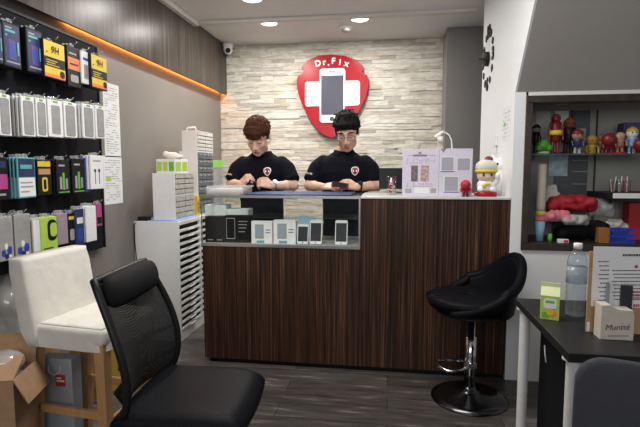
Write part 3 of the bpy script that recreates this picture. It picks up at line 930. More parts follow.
def relax(o, sel, it):
    me = o.data
    n = len(me.vertices)
    adj = {}
    for e in me.edges:
        a, b = e.vertices
        adj.setdefault(a, []).append(b); adj.setdefault(b, []).append(a)
    co = [v.co.copy() for v in me.vertices]
    ids = [i for i in range(n) if sel(co[i]) and i in adj]
    for _ in range(it):
        new = {}
        for i in ids:
            s = Vector()
            for j in adj[i]: s += co[j]
            new[i] = co[i].lerp(s / len(adj[i]), .55)
        for i, v in new.items(): co[i] = v
    for i in ids: me.vertices[i].co = co[i]
    me.update()


def person(label, X, Y, lean, head_c, head_pitch, head_roll, hs, shoulders, elbows, wrists, hands, skin, hair_mat, hair_style, fringe):
    t = thing('person', label, 'person', (X, Y, 0))
    sh = [Vector(s) for s in shoulders]; el = [Vector(e) for e in elbows]; wr = [Vector(w) for w in wrists]
    neck = (sh[0] + sh[1]) / 2 + Vector((0, -0.01, 0.035))
    sz = (sh[0].z + sh[1].z) / 2
    HM = Matrix.Translation(head_c) @ Euler((head_pitch, head_roll, 0)).to_matrix().to_4x4() @ Matrix.Scale(hs, 4)
    # --- body: head, neck, arms, hands, torso core, legs in one continuous skin
    m = MB(); m.M = HM
    m.sph((0, .012, .035), (.076, .096, .092), u=24, w=16)
    m.sph((0, -.030, -.030), (.063, .062, .085), u=24, w=16)
    m.sph((0, -.062, -.098), (.029, .028, .022)); m.sph((0, -.035, -.085), (.050, .050, .035))
    for s in (-1, 1):
        m.sph((s * .036, -.066, -.026), (.026, .020, .026)); m.sph((s * .077, .014, -.008), (.010, .019, .030)); m.sph((s * .077, .014, -.026), (.009, .012, .014))
        m.sph((s * .046, -.02, -.068), (.018, .035, .03))
        m.cap((s * .012, -.087, .026), (s * .048, -.075, .024), .010, .009, 10)
        m.sph((s * .013, -.103, -.041), (.010, .011, .009))
        m.sph((s * .031, -.079, .002), (.0155, .012, .0105))
    m.cap((0, -.088, .018), (0, -.108, -.034), .0085, .0125, 12); m.sph((0, -.110, -.036), (.013, .011, .0105))
    m.sph((0, -.084, -.072), (.026, .012, .018))
    m.M = None
    nb = HM @ Vector((0, .035, -.075))
    m.chain([nb, neck, neck + Vector((0, .015, -.08))], [.056, .060, .075], 16)
    hipz = 0.95
    m.loft([((X, Y + .0, .88), .15, .10), ((X, Y - lean * .3, 1.05), .145, .10), ((X, Y - lean * .7, 1.22), .16, .10), ((X, (sh[0].y + sh[1].y) / 2, sz - .06), .15, .075), ((X, (sh[0].y + sh[1].y) / 2, sz - .01), .10, .05)])
    for k in (0, 1):
        m.chain([sh[k].lerp(el[k], .12) + Vector((0, 0, -.01)), el[k], wr[k]], [.042, .043, .029], 14)
        mid = el[k] * 0.65 + wr[k] * 0.35
        m.sph(mid, .042)
        hand(m, wr[k], *hands[k])
    for s in (-1, 1): m.chain([(X + s * .09, Y, .9), (X + s * .10, Y - .01, .5), (X + s * .10, Y + .02, .09)], [.08, .055, .04])
    bo = m.build('body', skin, t, remesh=0.0042, smooth=2)
    zc_ = neck.z - .01
    relax(bo, lambda co: co.z > zc_, 9)
    # --- face details
    for s in (-1, 1):
        a = MB(); a.M = HM
        a.tube([(s * .017, -.0905, -.001), (s * .024, -.0935, -.0035), (s * .032, -.0935, -.0042), (s * .040, -.090, -.003), (s * .046, -.0845, .0005)], [.0012, .0019, .0021, .0019, .0012], 6)
        a.build('eye', M['ink'], t)
        a = MB(); a.M = HM
        a.tube([(s * .014, -.0965, .0285), (s * .026, -.096, .0330), (s * .040, -.090, .0325), (s * .052, -.0795, .027)], [.0028, .0042, .0038, .0018], 6)
        a.build('eyebrow', hair_mat, t)
    a = MB(); a.M = HM
    a.sph((0, -.0965, -.0685), (.019, .006, .0034), u=14, w=8); a.sph((0, -.0955, -.0755), (.016, .006, .0042), u=14, w=8)
    a.build('lips', M['lips'], t)
    # --- hair
    rn = random.Random(hair_style * 11 + 5)
    a = MB(); a.M = HM
    a.sph((0, .018, .052), (.084, .101, .086), u=24, w=16); a.sph((0, .055, .005), (.072, .062, .080), u=20, w=14)
    for s in (-1, 1): a.sph((s * .066, .022, .02), (.018, .045, .05), u=14, w=10)
    for i in range(150):
        az = rn.uniform(0, 2 * math.pi); e = rn.uniform(0.05, 1.45)
        dirv = Vector((math.cos(az) * math.cos(e), math.sin(az) * math.cos(e), math.sin(e)))
        p0 = Vector((0, .018, .052)) + Vector((dirv.x * .083, dirv.y * .1, dirv.z * .086))
        if p0.y < -.045 and p0.z < fringe + .012: continue
        tang = Vector((dirv.x * 0.6, dirv.y * 0.6 - 0.45, -0.55 - 0.2 * rn.random() + (0.75 if hair_style == 2 and e > 0.5 else 0)))
        tang = (tang - dirv * tang.dot(dirv) * 0.75).normalized()
        ln = rn.uniform(.025, .045)
        p1 = p0 + tang * ln + dirv * rn.uniform(0, .008)
        if p1.y < -.05: p1.z = max(p1.z, fringe)
        a.cap(p0, p1, rn.uniform(.008, .0105), .0035, 6)
    for i in range(22):
        u_ = (i + .5) / 22 * 2 - 1
        x_ = u_ * .07
        p0 = Vector((x_ * .92, -.070 * math.sqrt(max(0.05, 1 - u_ * u_ * .85)), .10 - .02 * u_ * u_))
        if hair_style == 1:
            p1 = Vector((x_ + rn.uniform(-.006, .006), -.101 * math.sqrt(max(0.12, 1 - u_ * u_ * .8)), fringe + rn.uniform(-.004, .010)))
        else:
            p1 = Vector((x_ * 1.0 + .012, -.094 * math.sqrt(max(0.12, 1 - u_ * u_ * .8)), fringe + .012 + .012 * u_ + rn.uniform(-.004, .008)))
        mid = (p0 + p1) / 2 + Vector((0, -.014, .008))
        a.chain([p0, mid, p1], [.013, .011, .0045], 6)
    a.build('hair', hair_mat, t, remesh=0.0036, smooth=12)
    # --- polo shirt
    m = MB()
    sy = (sh[0].y + sh[1].y) / 2; cxm = (sh[0].x + sh[1].x) / 2
    m.loft([((X, Y, .90), .178, .128), ((X, Y - lean * .25, 1.05), .176, .128), ((X, Y - lean * .6, 1.20), .192, .130), ((cxm, sy - .006, sz - .10), .208, .132), ((cxm, sy, sz - .02), .200, .112), ((cxm, sy + .002, sz + .012), .165, .098), ((cxm, sy + .005, sz + .036), .118, .082), ((neck.x, neck.y + .008, neck.z + .030), .078, .072)], 28, e=2.3)
    for k in (0, 1):
        half = sh[k].lerp(el[k], 0.70)
        dn = (el[k] - sh[k]).normalized()
        inn = Vector((.02 if k == 0 else -.02, 0, -.024))
        m.chain([sh[k] + inn, sh[k].lerp(el[k], .35), half], [.062, .066, .067], 18)
        m.cyl(half, half + dn * .03, .067, .070, 18)
    shirt = m.build('polo_shirt', M['navy'], t, remesh=0.006, smooth=16)
    bv = BVHTree.FromPolygons([(parent_matrix(t) @ v.co) for v in shirt.data.vertices], [list(p.vertices) for p in shirt.data.polygons])
    # collar: a folded band around the neck, open in front
    a = MB()
    def colf(u_, v_):
        an = R(-90) + (u_ - 0.5) * R(325) + R(180)
        r_ = .070 + .022 * v_
        return (neck.x + math.cos(an) * r_, neck.y + .004 + math.sin(an) * r_ * .92 - .012 * (1 - abs(math.sin(an))) * v_, neck.z + .040 - .040 * v_ - .012 * max(0, -math.sin(an)))
    a.grid(colf, 28, 4, 0.006)
    a.build('collar', M['navy'], t)
    def on_shirt(x, z, off=.0015):
        h = bv.ray_cast(Vector((x, sy - 1, z)), Vector((0, 1, 0)))
        return Vector((x, (h[0].y if h[0] else sy - .13) - off, z))
    # belted trousers and shoes
    m = MB(); m.loft([((X, Y, .84), .168, .118), ((X, Y, .93), .166, .118), ((X, Y, .97), .160, .112)], 24)
    for s in (-1, 1): m.chain([(X + s * .088, Y, .86), (X + s * .10, Y - .012, .50), (X + s * .10, Y + .015, .10)], [.092, .073, .062], 16)
    m.build('trousers', M['trouser'], t, remesh=0.010, smooth=3)
    for s in (-1, 1):
        m = MB(); m.sph((X + s * .10, Y - .075, .045), (.045, .085, .044)); m.sph((X + s * .10, Y + .03, .055), (.042, .06, .054)); m.box((X + s * .10 - .044, Y - .15, .0), (X + s * .10 + .044, Y + .085, .02), .006)
        m.build('shoe', M['black'], t, remesh=0.006, smooth=2)
    return t, on_shirt, HM


def badge(t, on, px, py, Y):
    c = aY(px, py, Y)
    o = [(0, .034), (.016, .031), (.026, .022), (.030, .010), (.026, -.008), (.014, -.026), (0, -.036), (-.014, -.026), (-.026, -.008), (-.030, .010), (-.026, .022), (-.016, .031)]
    def fan(scale, off, oo=o):
        a = MB(); vs = [on(c.x, c.z, off)] + [on(c.x + x * scale, c.z + y * scale, off) for x, y in oo]
        n = len(oo)
        a.add(vs, [(0, 1 + (i + 1) % n, 1 + i) for i in range(n)], 0, False); return a
    b = fan(1.0, .003).build('chest_badge', M['sign_white'], t)
    fan(.82, .0045).build('badge_red_field', M['red_print'], b)
    fan(.9, .0058, [(-.018, .010), (.018, .010), (.018, -.006), (-.018, -.006)]).build('badge_cross', M['sign_white'], b)
    fan(.9, .0070, [(-.009, .019), (.009, .019), (.009, -.020), (-.009, -.020)]).build('badge_phone', M['ink'], b)


def sleeve_text(t, sh, el, txt='Dr.Fix', side=-1):
    vs, fs = text(txt, .022, .0006)
    c = Vector(sh).lerp(Vector(el), .72)
    d = (Vector(el) - Vector(sh)).normalized()
    nrm = Vector((side * .35, -1, .1)); nrm = (nrm - d * nrm.dot(d)).normalized()
    x = nrm.cross(d).normalized()
    if x.x < 0: x = -x
    yv = nrm.cross(x)
    Mx = Matrix(((x.x, yv.x, nrm.x, 0), (x.y, yv.y, nrm.y, 0), (x.z, yv.z, nrm.z, 0), (0, 0, 0, 1)))
    a = MB(); a.add(vs, fs, 0, False, Matrix.Translation(c + nrm * .0765) @ Mx)
    a.build('sleeve_lettering', M['sign_white'], t)


def watch(t, el, wr, strap, dial, f=.93, r=.033):
    el, wr = Vector(el), Vector(wr); p = el.lerp(wr, f); d = (wr - el).normalized()
    q = d.to_track_quat('Z', 'Y')
    a = MB(); a.tube([p + q @ Vector((math.cos(i * math.pi / 10) * r, math.sin(i * math.pi / 10) * r, 0)) for i in range(20)], .0075, 8, True)
    w = a.build('wristwatch', strap, t)
    n = Vector((0, -.75, .65)); n = (n - d * n.dot(d)).normalized()
    a = MB(); a.cyl(p + n * (r - .002), p + n * (r + .010), .019, n=20); a.build('watch_case', dial, w)


YP = 3.84
# left man
X1 = aY(262, 160, YP).x
S = [aY(241, 160.5, YP - .03), aY(284, 160.5, YP - .03)]
E_ = [aY(231.5, 184.5, YP - .10), aY(293.5, 185.5, YP - .12)]
W_ = [aY(240.5, 184, 3.58), aY(272, 185.5, 3.57)]
up = Vector((0, -.3, 1))
pt, on, HM = person('person with brown hair in navy polo bending over small parts behind the counter', X1, YP, .05, aY(257.8, 136.5, YP - .145), R(33), R(0), 1.13, S, E_, W_,
                    [((.10, -.05, .075), (-.35, -.8, .5), (.9, -.2, .4), (.7, .9, .6), .1, .5), ((-.12, -.05, .035), (.3, -.8, .6), (0, -.1, 1), (.7, .9, .6), .1, .4)],
                    M['skin'], M['hair_brown'], 1, .030)
badge(pt, on, 267.6, 171.5, YP - .15)
sleeve_text(pt, S[0], E_[0])
watch(pt, E_[1], W_[1], M['steel'], M['sign_white'])
PR1 = W_
# right man
X2 = aY(345, 160, YP).x
S2 = [aY(321, 159.5, YP - .03), aY(367.5, 159.5, YP - .03)]
E2 = [aY(309.5, 185.5, YP - .13), aY(376.5, 186, YP - .13)]
W2 = [aY(323.5, 187.0, 3.55), aY(357, 187, 3.55)]
pt2, on2, HM2 = person('person with black hair and glasses in navy polo, holding a phone behind the counter', X2, YP, .05, aY(346.8, 132.0, YP - .13), R(27), R(-3), 1.13, S2, E2, W2,
                      [((.13, -.06, .012), (-.1, -.5, .8), (.2, -.2, 1), (.55, .7, .5), .1, .3), ((-.12, -.06, .025), (.2, -.75, .6), (0, -.1, 1), (.45, .55, .4), .1, .3)],
                      M['skin_tan'], M['hair_black'], 2, .050)
badge(pt2, on2, 355, 171, YP - .15)
sleeve_text(pt2, S2[0], E2[0])
watch(pt2, E2[1], W2[1], M['black'], M['black'])
gl = MB(); gl.M = HM2
for s in (-1, 1):
    gl.tube([(s * .033 + .0235 * math.cos(i * math.pi / 10), -.1035 + .012 * abs(s * .0235 * math.cos(i * math.pi / 10) + .01) * 20 * .0, -.001 + .0185 * math.sin(i * math.pi / 10)) for i in range(20)], .0014, 6, True)
    gl.tube([(s * .056, -.103, .004), (s * .076, -.075, .006), (s * .085, .0, .004)], .0014, 6)
gl.tube([(-.0095, -.104, .003), (0, -.1065, .005), (.0095, -.104, .003)], .0014, 6)
gl.build('glasses', M['ink'], pt2)
# phone in his hands and the part the left man works on
c = (aY(340, 184.5, 3.44))
t = thing('mobile_phone', 'dark red phone held in the right man\'s hands', 'phone', tuple(c))
TM = Euler((R(-62), R(8), R(6))).to_matrix().to_4x4()
a = MB(); a.M = TM; a.prism(rrect(.125, .066, .009), FRONT, .008, bev=.001); a.build('phone_body', mat('wine_phone', (.12, .015, .02), .35), t, local=True)
a = MB(); a.M = TM; a.prism(rrect(.10, .058, .001), FRONT @ Matrix.Translation((0, 0, .0006)), .0006); a.build('screen', M['screen'], t, local=True)
c = aY(252, 182.5, 3.47)
t = thing('phone_part', 'small black phone part held between the left man\'s fingers', 'phone part', tuple(c))
a = MB(); a.cbox((0, 0, 0), (.05, .008, .03), .002, rot=(.4, .5, .2)); a.build('part_frame', M['black'], t, local=True)
a = MB(); a.cbox((0.0, -.0055, .002), (.02, .003, .012), .001, rot=(.4, .5, .2)); a.build('chip', M['steel'], t, local=True)
# ================================================================== LEFT: DRAWER CABINET AND WHAT STANDS ON IT
DX0, DX1, DY0, DY1, DZ = XL + .004, -1.566, 3.385, 4.62, 0.925
t = thing('drawer_cabinet', 'tall white cabinet of thin drawers against the left wall, beside the counter', 'cabinet', ((DX0 + DX1) / 2, (DY0 + DY1) / 2, 0))
a = MB(); a.box((DX0, DY0, .0), (DX1, DY0 + .018, DZ), .003); a.box((DX0, DY1 - .018, 0), (DX1, DY1, DZ), .003); a.box((DX0, DY0 + .018, DZ - .03), (DX1, DY1 - .018, DZ), .003); a.box((DX0, DY0 + .018, 0), (DX1, DY1 - .018, .075), .003)
a.box((DX0, DY0 + .018, .075), (DX0 + .01, DY1 - .018, DZ - .03))
for yy in (DY0 + .40, DY0 + .80): a.box((DX1 - .0178, yy, .075), (DX1, yy + .03, DZ - .03), .002)
a.build('carcass', M['white_plastic'], t)
a = MB(); a.box((DX0 + .011, DY0 + .019, .076), (DX1 - .018, DY1 - .019, DZ - .031)); a.build('drawer_gap_shade', M['black_matte'], t)  # black block behind the drawers, standing in for shade in the gaps
nd = 16; dh = (DZ - .03 - .085) / nd
dr = None
for ci, (ya, yb_) in enumerate(((DY0 + .022, DY0 + .396), (DY0 + .434, DY0 + .796), (DY0 + .834, DY1 - .022))):
    for k in range(nd):
        z0 = .082 + k * dh
        a = MB(); a.box((DX1 - .0178, ya, z0), (DX1 + .004, yb_, z0 + dh * .38), .002)
        a.box((DX1 + .004, (ya + yb_) / 2 - .05, z0 + .002), (DX1 + .014, (ya + yb_) / 2 + .05, z0 + .008), .002)
        a.build('drawer', M['white_plastic'], t)
CT = DZ + .0004
a = MB(); A = aY(141, 221, 3.42)
t = tag(None or MB().box((DX0 + .02, 3.405, CT), (DX0 + .10, 3.47, CT + .03), .004).build('adapter_box', M['black']), 'small black adapter box at the near corner of the white cabinet top', 'adapter')
a = MB(); a.tube([(DX0 + .03, 3.404, CT + .012), (DX0 + .012, 3.375, CT - .02), (DX0 + .012, 3.372, CT - .16), (DX0 + .02, 3.374, CT - .30)], .0035, 8)
tag(a.build('power_cord', M['black']), 'thin black cord hanging down beside the white cabinet', 'cord')
a = MB(); a.box((DX0 + .11, 3.40, CT), (DX1 - .01, 3.815, CT + .006), .002)
tag(a.build('blue_folder', mat('pale_blue_film', (.28, .40, .75), .4)), 'flat pale blue folder lying on top of the white cabinet', 'folder')

def organizer(label, x0, x1, y0, y1, z0, z1, rows, cols, shell, drawer, knob=None, top=None, dg=.006):
    t = thing('drawer_organizer', label, 'organizer', ((x0 + x1) / 2, (y0 + y1) / 2, z0))
    a = MB(); th = .006
    a.box((x0, y0, z0), (x1, y0 + th, z1), .001); a.box((x0, y1 - th, z0), (x1, y1, z1), .001); a.box((x0, y0 + th, z0), (x1, y1 - th, z0 + th)); a.box((x0, y0 + th, z1 - th), (x1, y1 - th, z1)); a.box((x0, y0 + th, z0 + th), (x0 + th, y1 - th, z1 - th))
    a.build('shell', shell, t)
    w, h = (y1 - y0 - 2 * th) / cols, (z1 - z0 - 2 * th) / rows
    for r_ in range(rows):
        for c_ in range(cols):
            ya, za = y0 + th + c_ * w, z0 + th + r_ * h
            a = MB(); a.box((x0 + th + .002, ya + dg / 2, za + dg / 2), (x1 + .003, ya + w - dg / 2, za + h - dg / 2), .002)
            d = a.build('drawer', drawer, t)
            if knob:
                a = MB(); a.box((x1 + .003, ya + w * .25, za + h * .55), (x1 + .012, ya + w * .75, za + h * .72), .002); a.build('pull', knob, d)
    return t
xw = DX0 + .006
OX = -1.612
q = lambda px, py: aX(px, py, OX)
y0_, z_ = aX(181, 215, OX).y, 0
HB1 = CT + .0065
H1 = aY(165, 195.5, 3.46).z; H2 = aY(165, 173, 3.46).z
organizer('white drawer box with frosted drawers, directly on the blue folder', OX - .18, OX, 3.44, 3.80, HB1, H1, 4, 2, M['white_plastic'], M['clear_drawer'])
organizer('white drawer box stacked on the one on the blue folder', OX - .18, OX, 3.44, 3.80, H1 + .0004, H2, 4, 2, M['white_plastic'], M['clear_drawer'])
Htow = aY(200, 151.5, 3.95).z
organizer('tall grey organizer tower of small dark drawers behind the white drawer boxes', OX - .16, OX, 3.885, 4.25, CT, Htow, 9, 4, M['white_plastic'], M['grey_drawer'], M['grey_print'])
Htop = aY(195, 131, 3.95).z
organizer('white organizer with pale drawers on top of the grey organizer tower', OX - .135, OX, 3.885, 4.25, Htow + .0004, Htop, 5, 2, M['white_plastic'], mat('pale_drawer', (.58, .58, .54), .3, noise_amt=.15))
a = MB(); a.tube([(OX - .12, 3.95, Htop + .006), (OX - .11, 3.95, Htop + .03), (OX - .05, 3.97, Htop + .035), (OX - .04, 3.97, Htop + .006)], .006, 8)
tag(a.build('carry_handle', M['white_plastic']), 'small white loop handle lying on the topmost white organizer', 'handle')
# tissue box and white toy on the stack
z0 = H2 + .0004
t = thing('tissue_box', 'green and white patterned tissue box on the stacked white drawer boxes', 'box', (OX - .08, 3.58, z0))
A = H2 + .105
a = MB(); a.box((OX - .155, 3.46, z0), (OX - .005, 3.70, A), .002); a.build('carton', M['paper'], t)
for k, (u0, u1, mt) in enumerate(((.03, .30, 'lime'), (.36, .62, 'lime'), (.68, .95, 'green'))):
    a = MB(); a.box((OX - .155 + u0 * .15, 3.4594, z0 + .012), (OX - .155 + u1 * .15, 3.46, A - .02)); a.build('printed_panel', M[mt], t)
for u0, u1 in ((.05, .45), (.55, .95)):
    a = MB(); a.box((OX - .005, 3.46 + u0 * .24, z0 + .012), (OX - .0044, 3.46 + u1 * .24, A - .02)); a.build('printed_panel', M['lime'], t)
a = MB(); a.sph((OX - .08, 3.58, A + .028), (.055, .05, .030)); a.sph((OX - .125, 3.565, A + .040), (.028, .028, .026)); a.sph((OX - .045, 3.59, A + .02), (.05, .04, .02))
tag(a.build('tissue', M['cloth_white'], remesh=.006, smooth=3), 'crumpled white tissue heaped on the green tissue box', 'tissue')
# yellow tube box and green memo stand
z0 = HB1
a = MB(); p = aX(190, 213, OX - .02)
Y0_, Y1_ = 3.824, 3.878
t = thing('glue_box', 'yellow upright carton between the white drawer boxes and the grey tower', 'box', (OX - .035, (Y0_ + Y1_) / 2, CT))
a = MB(); a.box((OX - .06, Y0_, CT), (OX + .012, Y1_, CT + .17), .002); a.build('carton', M['yellow'], t)
a = MB(); a.box((OX + .012, Y0_ + .008, CT + .03), (OX + .0126, Y1_ - .008, CT + .12)); a.build('printed_panel', mat('olive_print', (.38, .26, .02), .5), t)
p = aY(218, 186, 4.30)
t = thing('memo_stand', 'clear upright stand with a lime green note, right of the grey tower', 'stand', (aY(218, 186, 4.3).x, 4.30, CT))
A, B = aY(213, 187, 4.3), aY(223.5, 160, 4.3)
a = MB(); a.box((A.x, 4.27, CT), (B.x, 4.33, CT + .02), .002); a.box((A.x, 4.298, CT + .02), (B.x, 4.302, B.z - .06)); a.build('clear_panel', M['plastic_film'], t)
a = MB(); a.box((A.x, 4.294, B.z - .07), (B.x, 4.298, B.z), .0005); a.build('note', mat('lime_note', (.38, .78, .16), .7), t)

# papers on the left wall
for (x0, y0, x1, y1, lab) in ((103.5, 84, 119.5, 157, 'upper white printed sheet taped to the left wall beside the display board'), (103.5, 156, 122, 204, 'lower white printed sheet taped to the left wall beside the display board')):
    A, B = aX(x0, (y0 + y1) / 2, XL), aX(x1, (y0 + y1) / 2, XL)
    zt, zb = aX((x0 + x1) / 2, y0, XL).z, aX((x0 + x1) / 2, y1, XL).z
    t = thing('wall_notice', lab, 'notice', (XL + .001, (A.y + B.y) / 2, zb))
    a = MB(); a.box((XL + .0005, A.y, zb), (XL + .002, B.y, zt)); a.build('sheet', M['paper'], t)
    rn = random.Random(int(y0)); zz = zt - .03; a = MB(); nl = 0
    while zz > zb + .02:
        nl += 1
        if nl % 7 == 0: a.build('printed_paragraph', M['grey_print'], t); a = MB()
        yy = A.y + .02
        while yy < B.y - .04:
            l = rn.uniform(.012, .05)
            if rn.random() < .7: a.box((XL + .002, yy, zz - .004), (XL + .0024, min(yy + l, B.y - .012), zz + .001))
            yy += l + .008
        zz -= .016
    if a.v: a.build('printed_paragraph', M['grey_print'], t)
    if y0 > 100:
        a = MB(); a.box((XL + .002, A.y + .03, zb + .16), (XL + .0026, A.y + .09, zb + .19)); a.build('green_stamp', M['lime'], t)

# ================================================================== LEFT DISPLAY BOARD
BDX = XL + .05
bz0, bz1, by0, by1 = .80, 2.112, 1.25, 2.945
t = thing('display_board', 'black wall display board with hooks for phone accessories on the left wall', 'display board', (XL + .025, (by0 + by1) / 2, bz0))
a = MB(); a.box((XL + .001, by0, bz0), (BDX, by1, bz1), .004); a.build('panel', M['board'], t)
a = MB()
for yy in (by0 + .01, by1 - .02): a.box((BDX, yy, bz0), (BDX + .006, yy + .012, bz1))
a.box((BDX, by0 + .022, bz1 - .014), (BDX + .006, by1 - .02, bz1)); a.build('edge_trim', M['black'], t)
HOOKS = []
def hang_pos(pxl, pxr, yt, yb, Xf):
    xm, ym = (pxl + pxr) / 2, (yt + yb) / 2
    y0, y1 = aX(pxl, ym, Xf).y, aX(pxr, ym, Xf).y
    return y0, y1, aX(xm, yb, Xf).z, aX(xm, yt, Xf).z

def hook(yc, z, length):
    a = MB(); a.tube([(BDX, yc, z), (BDX + length, yc, z), (BDX + length + .012, yc, z + .012)], .0028, 6)
    a.build('hook', M['steel'], t)

def package(label, pxl, pxr, yt, yb, Xf, d, shell, panels, cat='phone accessory', name='accessory_package', n=1, gap=.004, group=None):
    """n packages of thickness d behind each other on one hook; panels: (part, material, u0,v0,u1,v1 [,corner radius])"""
    y0, y1, z0, z1 = hang_pos(pxl, pxr, yt, yb, Xf)
    w, h = y1 - y0, z1 - z0
    hook((y0 + y1) / 2, z1 + .012, Xf - BDX + .012)
    first = None
    for i in range(n):
        Xi = Xf - i * (d + gap)
        if Xi - d < BDX + .002: break
        if first is None:
            tt = thing(name, label, cat, (Xi, (y0 + y1) / 2, z0), 0, group if n > 1 else None)
            a = MB(); a.box((-d, -w / 2, 0), (0, w / 2, h), min(.003, d * .3)); a.build('package', shell, tt, local=True)
            for k, pn in enumerate(panels):
                nm, mt, u0, v0, u1, v1 = pn[:6]
                cx_, cz_ = (u0 + u1) / 2 * w - w / 2, (v0 + v1) / 2 * h
                rr_ = pn[6] if len(pn) > 6 else 0
                a = MB()
                pw, phh = (u1 - u0) * w, (v1 - v0) * h
                off = .0004 + .0003 * k
                if rr_: a.prism([(x + cx_, y + cz_) for x, y in rrect(pw, phh, min(rr_, pw * .49, phh * .49))], RIGHTF @ Matrix.Translation((0, 0, off)), off)
                else: a.prism([(cx_ - pw / 2, cz_ - phh / 2), (cx_ + pw / 2, cz_ - phh / 2), (cx_ + pw / 2, cz_ + phh / 2), (cx_ - pw / 2, cz_ + phh / 2)], RIGHTF @ Matrix.Translation((0, 0, off)), off)
                a.build(nm, mt, tt, local=True)
            a = MB(); a.box((-d * .6, -.016, h), (-d * .4, .016, h + .018), .0004); a.build('hang_tab', M['plastic_film'], tt, local=True)
            first = tt
        else:
            jit = random.uniform(-.004, .004)
            dup(first, (Xi, (y0 + y1) / 2 + jit, z0 + random.uniform(-.003, .002)))
    return first

def P_(n, m_, *r): return (n, M[m_], *r)
# first row: boxed accessories
XF = BDX + .085
dark_pk = lambda: [P_('teal_panel', 'navy_print', .06, .05, .94, .95), P_('printed_phone', 'purple', .30, .18, .70, .62, .006), P_('printed_phone', 'blue', .36, .24, .64, .55, .004), P_('title_text', 'teal', .12, .78, .7, .83), P_('title_text', 'grey_print', .12, .86, .5, .89), P_('small_text', 'teal', .12, .68, .22, .72), P_('small_text', 'teal', .78, .3, .88, .6), P_('small_text', 'grey_print', .12, .10, .88, .13)]
package('black phone accessory pack at the left edge of the top row', -8, 2.5, 20, 63, XF, .02, M['black'], dark_pk(), n=1)
package('black and teal phone accessory pack, second from left in the top row', 3.5, 20.5, 23, 67.5, XF, .02, M['black'], dark_pk(), n=3, group='dark packs on the second hook of the top row')
package('black and purple phone accessory pack, third from left in the top row', 27, 42.5, 29.5, 73, XF, .02, M['black'], dark_pk(), n=3, group='dark packs on the third hook of the top row')
yel = lambda: [P_('yellow_band', 'yellow', 0.02, .55, .98, .98), P_('black_band', 'black', .02, .30, .98, .56), P_('orange_band', 'orange', .02, .03, .98, .12), P_('yellow_band', 'yellow', .02, .12, .98, .30), P_('round_seal', 'black', .70, .06, .95, .26, .02), P_('title_text', 'black', .12, .66, .16, .70), P_('small_text', 'yellow', .1, .46, .6, .48), P_('small_text', 'yellow', .1, .40, .5, .42), P_('small_text', 'yellow', .1, .34, .7, .36)]
f = package('yellow and black boxed screen protector marked 9H, left one in the top row', 44, 65, 42, 79, XF + .02, .06, M['black'], yel())
def nineh(f, pxl, pxr, yt, yb, Xf):
    y0, y1, z0, z1 = hang_pos(pxl, pxr, yt, yb, Xf); h = z1 - z0; w = y1 - y0
    vs, fs = text('9H', h * .26, .0006, shear=.15)
    a = MB(); a.add(vs, fs, 0, False, Matrix.Translation((.0036, 0, h * .76)) @ RIGHTF); a.build('title_text', M['black'], f, local=True)
nineh(f, 44, 65, 42, 79, XF + .02)
package('black accessory pack with an orange label in the top row', 67.5, 80.5, 47, 87, XF, .02, M['black'], [P_('orange_label', 'orange', .05, .42, .95, .72), P_('title_text', 'grey_print', .15, .80, .7, .84), P_('small_text', 'grey_print', .2, .12, .8, .3, .01), P_('small_text', 'ink', .2, .54, .8, .58)], n=3, group='orange labelled packs on one hook of the top row')
package('white boxed accessory with a phone picture in the top row', 82, 91, 52, 84, XF + .01, .025, M['paper'], [P_('printed_phone', 'grey_print', .2, .15, .8, .6, .006), P_('printed_screen', 'mauve', .28, .2, .72, .55, .003), P_('title_text', 'blue', .15, .72, .85, .8)])
f = package('yellow and black boxed screen protector marked 9H, right end of the top row', 91.5, 107, 56, 89, XF + .03, .06, M['black'], yel())
nineh(f, 91.5, 107, 56, 89, XF + .03)
# second row: white framed phone cases
case = lambda: [P_('case_frame', 'grey_ink', .12, .04, .88, .90, .012), P_('case_back', 'case_grey', .17, .06, .83, .88, .010), P_('green_tab', 'green', .34, .93, .66, .985)]
pale = lambda: [P_('case_frame', 'paper', .12, .04, .88, .90, .012), P_('case_back', 'case_grey', .20, .08, .80, .86, .010), P_('green_tab', 'green', .34, .93, .66, .985)]
for i, (a_, b_, fn, nm) in enumerate(((-14, -2, case, 'outermost left'), (-1, 11, case, 'first whole'), (22, 35, case, 'second whole'), (36.5, 47, case, 'third whole'), (48.5, 63, pale, 'fourth whole'), (64.5, 76.5, case, 'fifth whole'), (83, 94.5, case, 'sixth whole'), (96, 105, case, 'last'))):
    xm = (a_ + b_) / 2
    yt, yb = 93.5 + .125 * xm, 135.5 + .03 * xm
    package('white packed phone case on the %s hook of the second row' % nm.replace('whole', 'full'), a_, b_, yt, yb, XF + .045, .014, M['white_plastic'], fn(), n=4, gap=.006, name='phone_case', cat='phone case', group='white phone cases on the %s hook' % nm.replace('whole', 'full'))
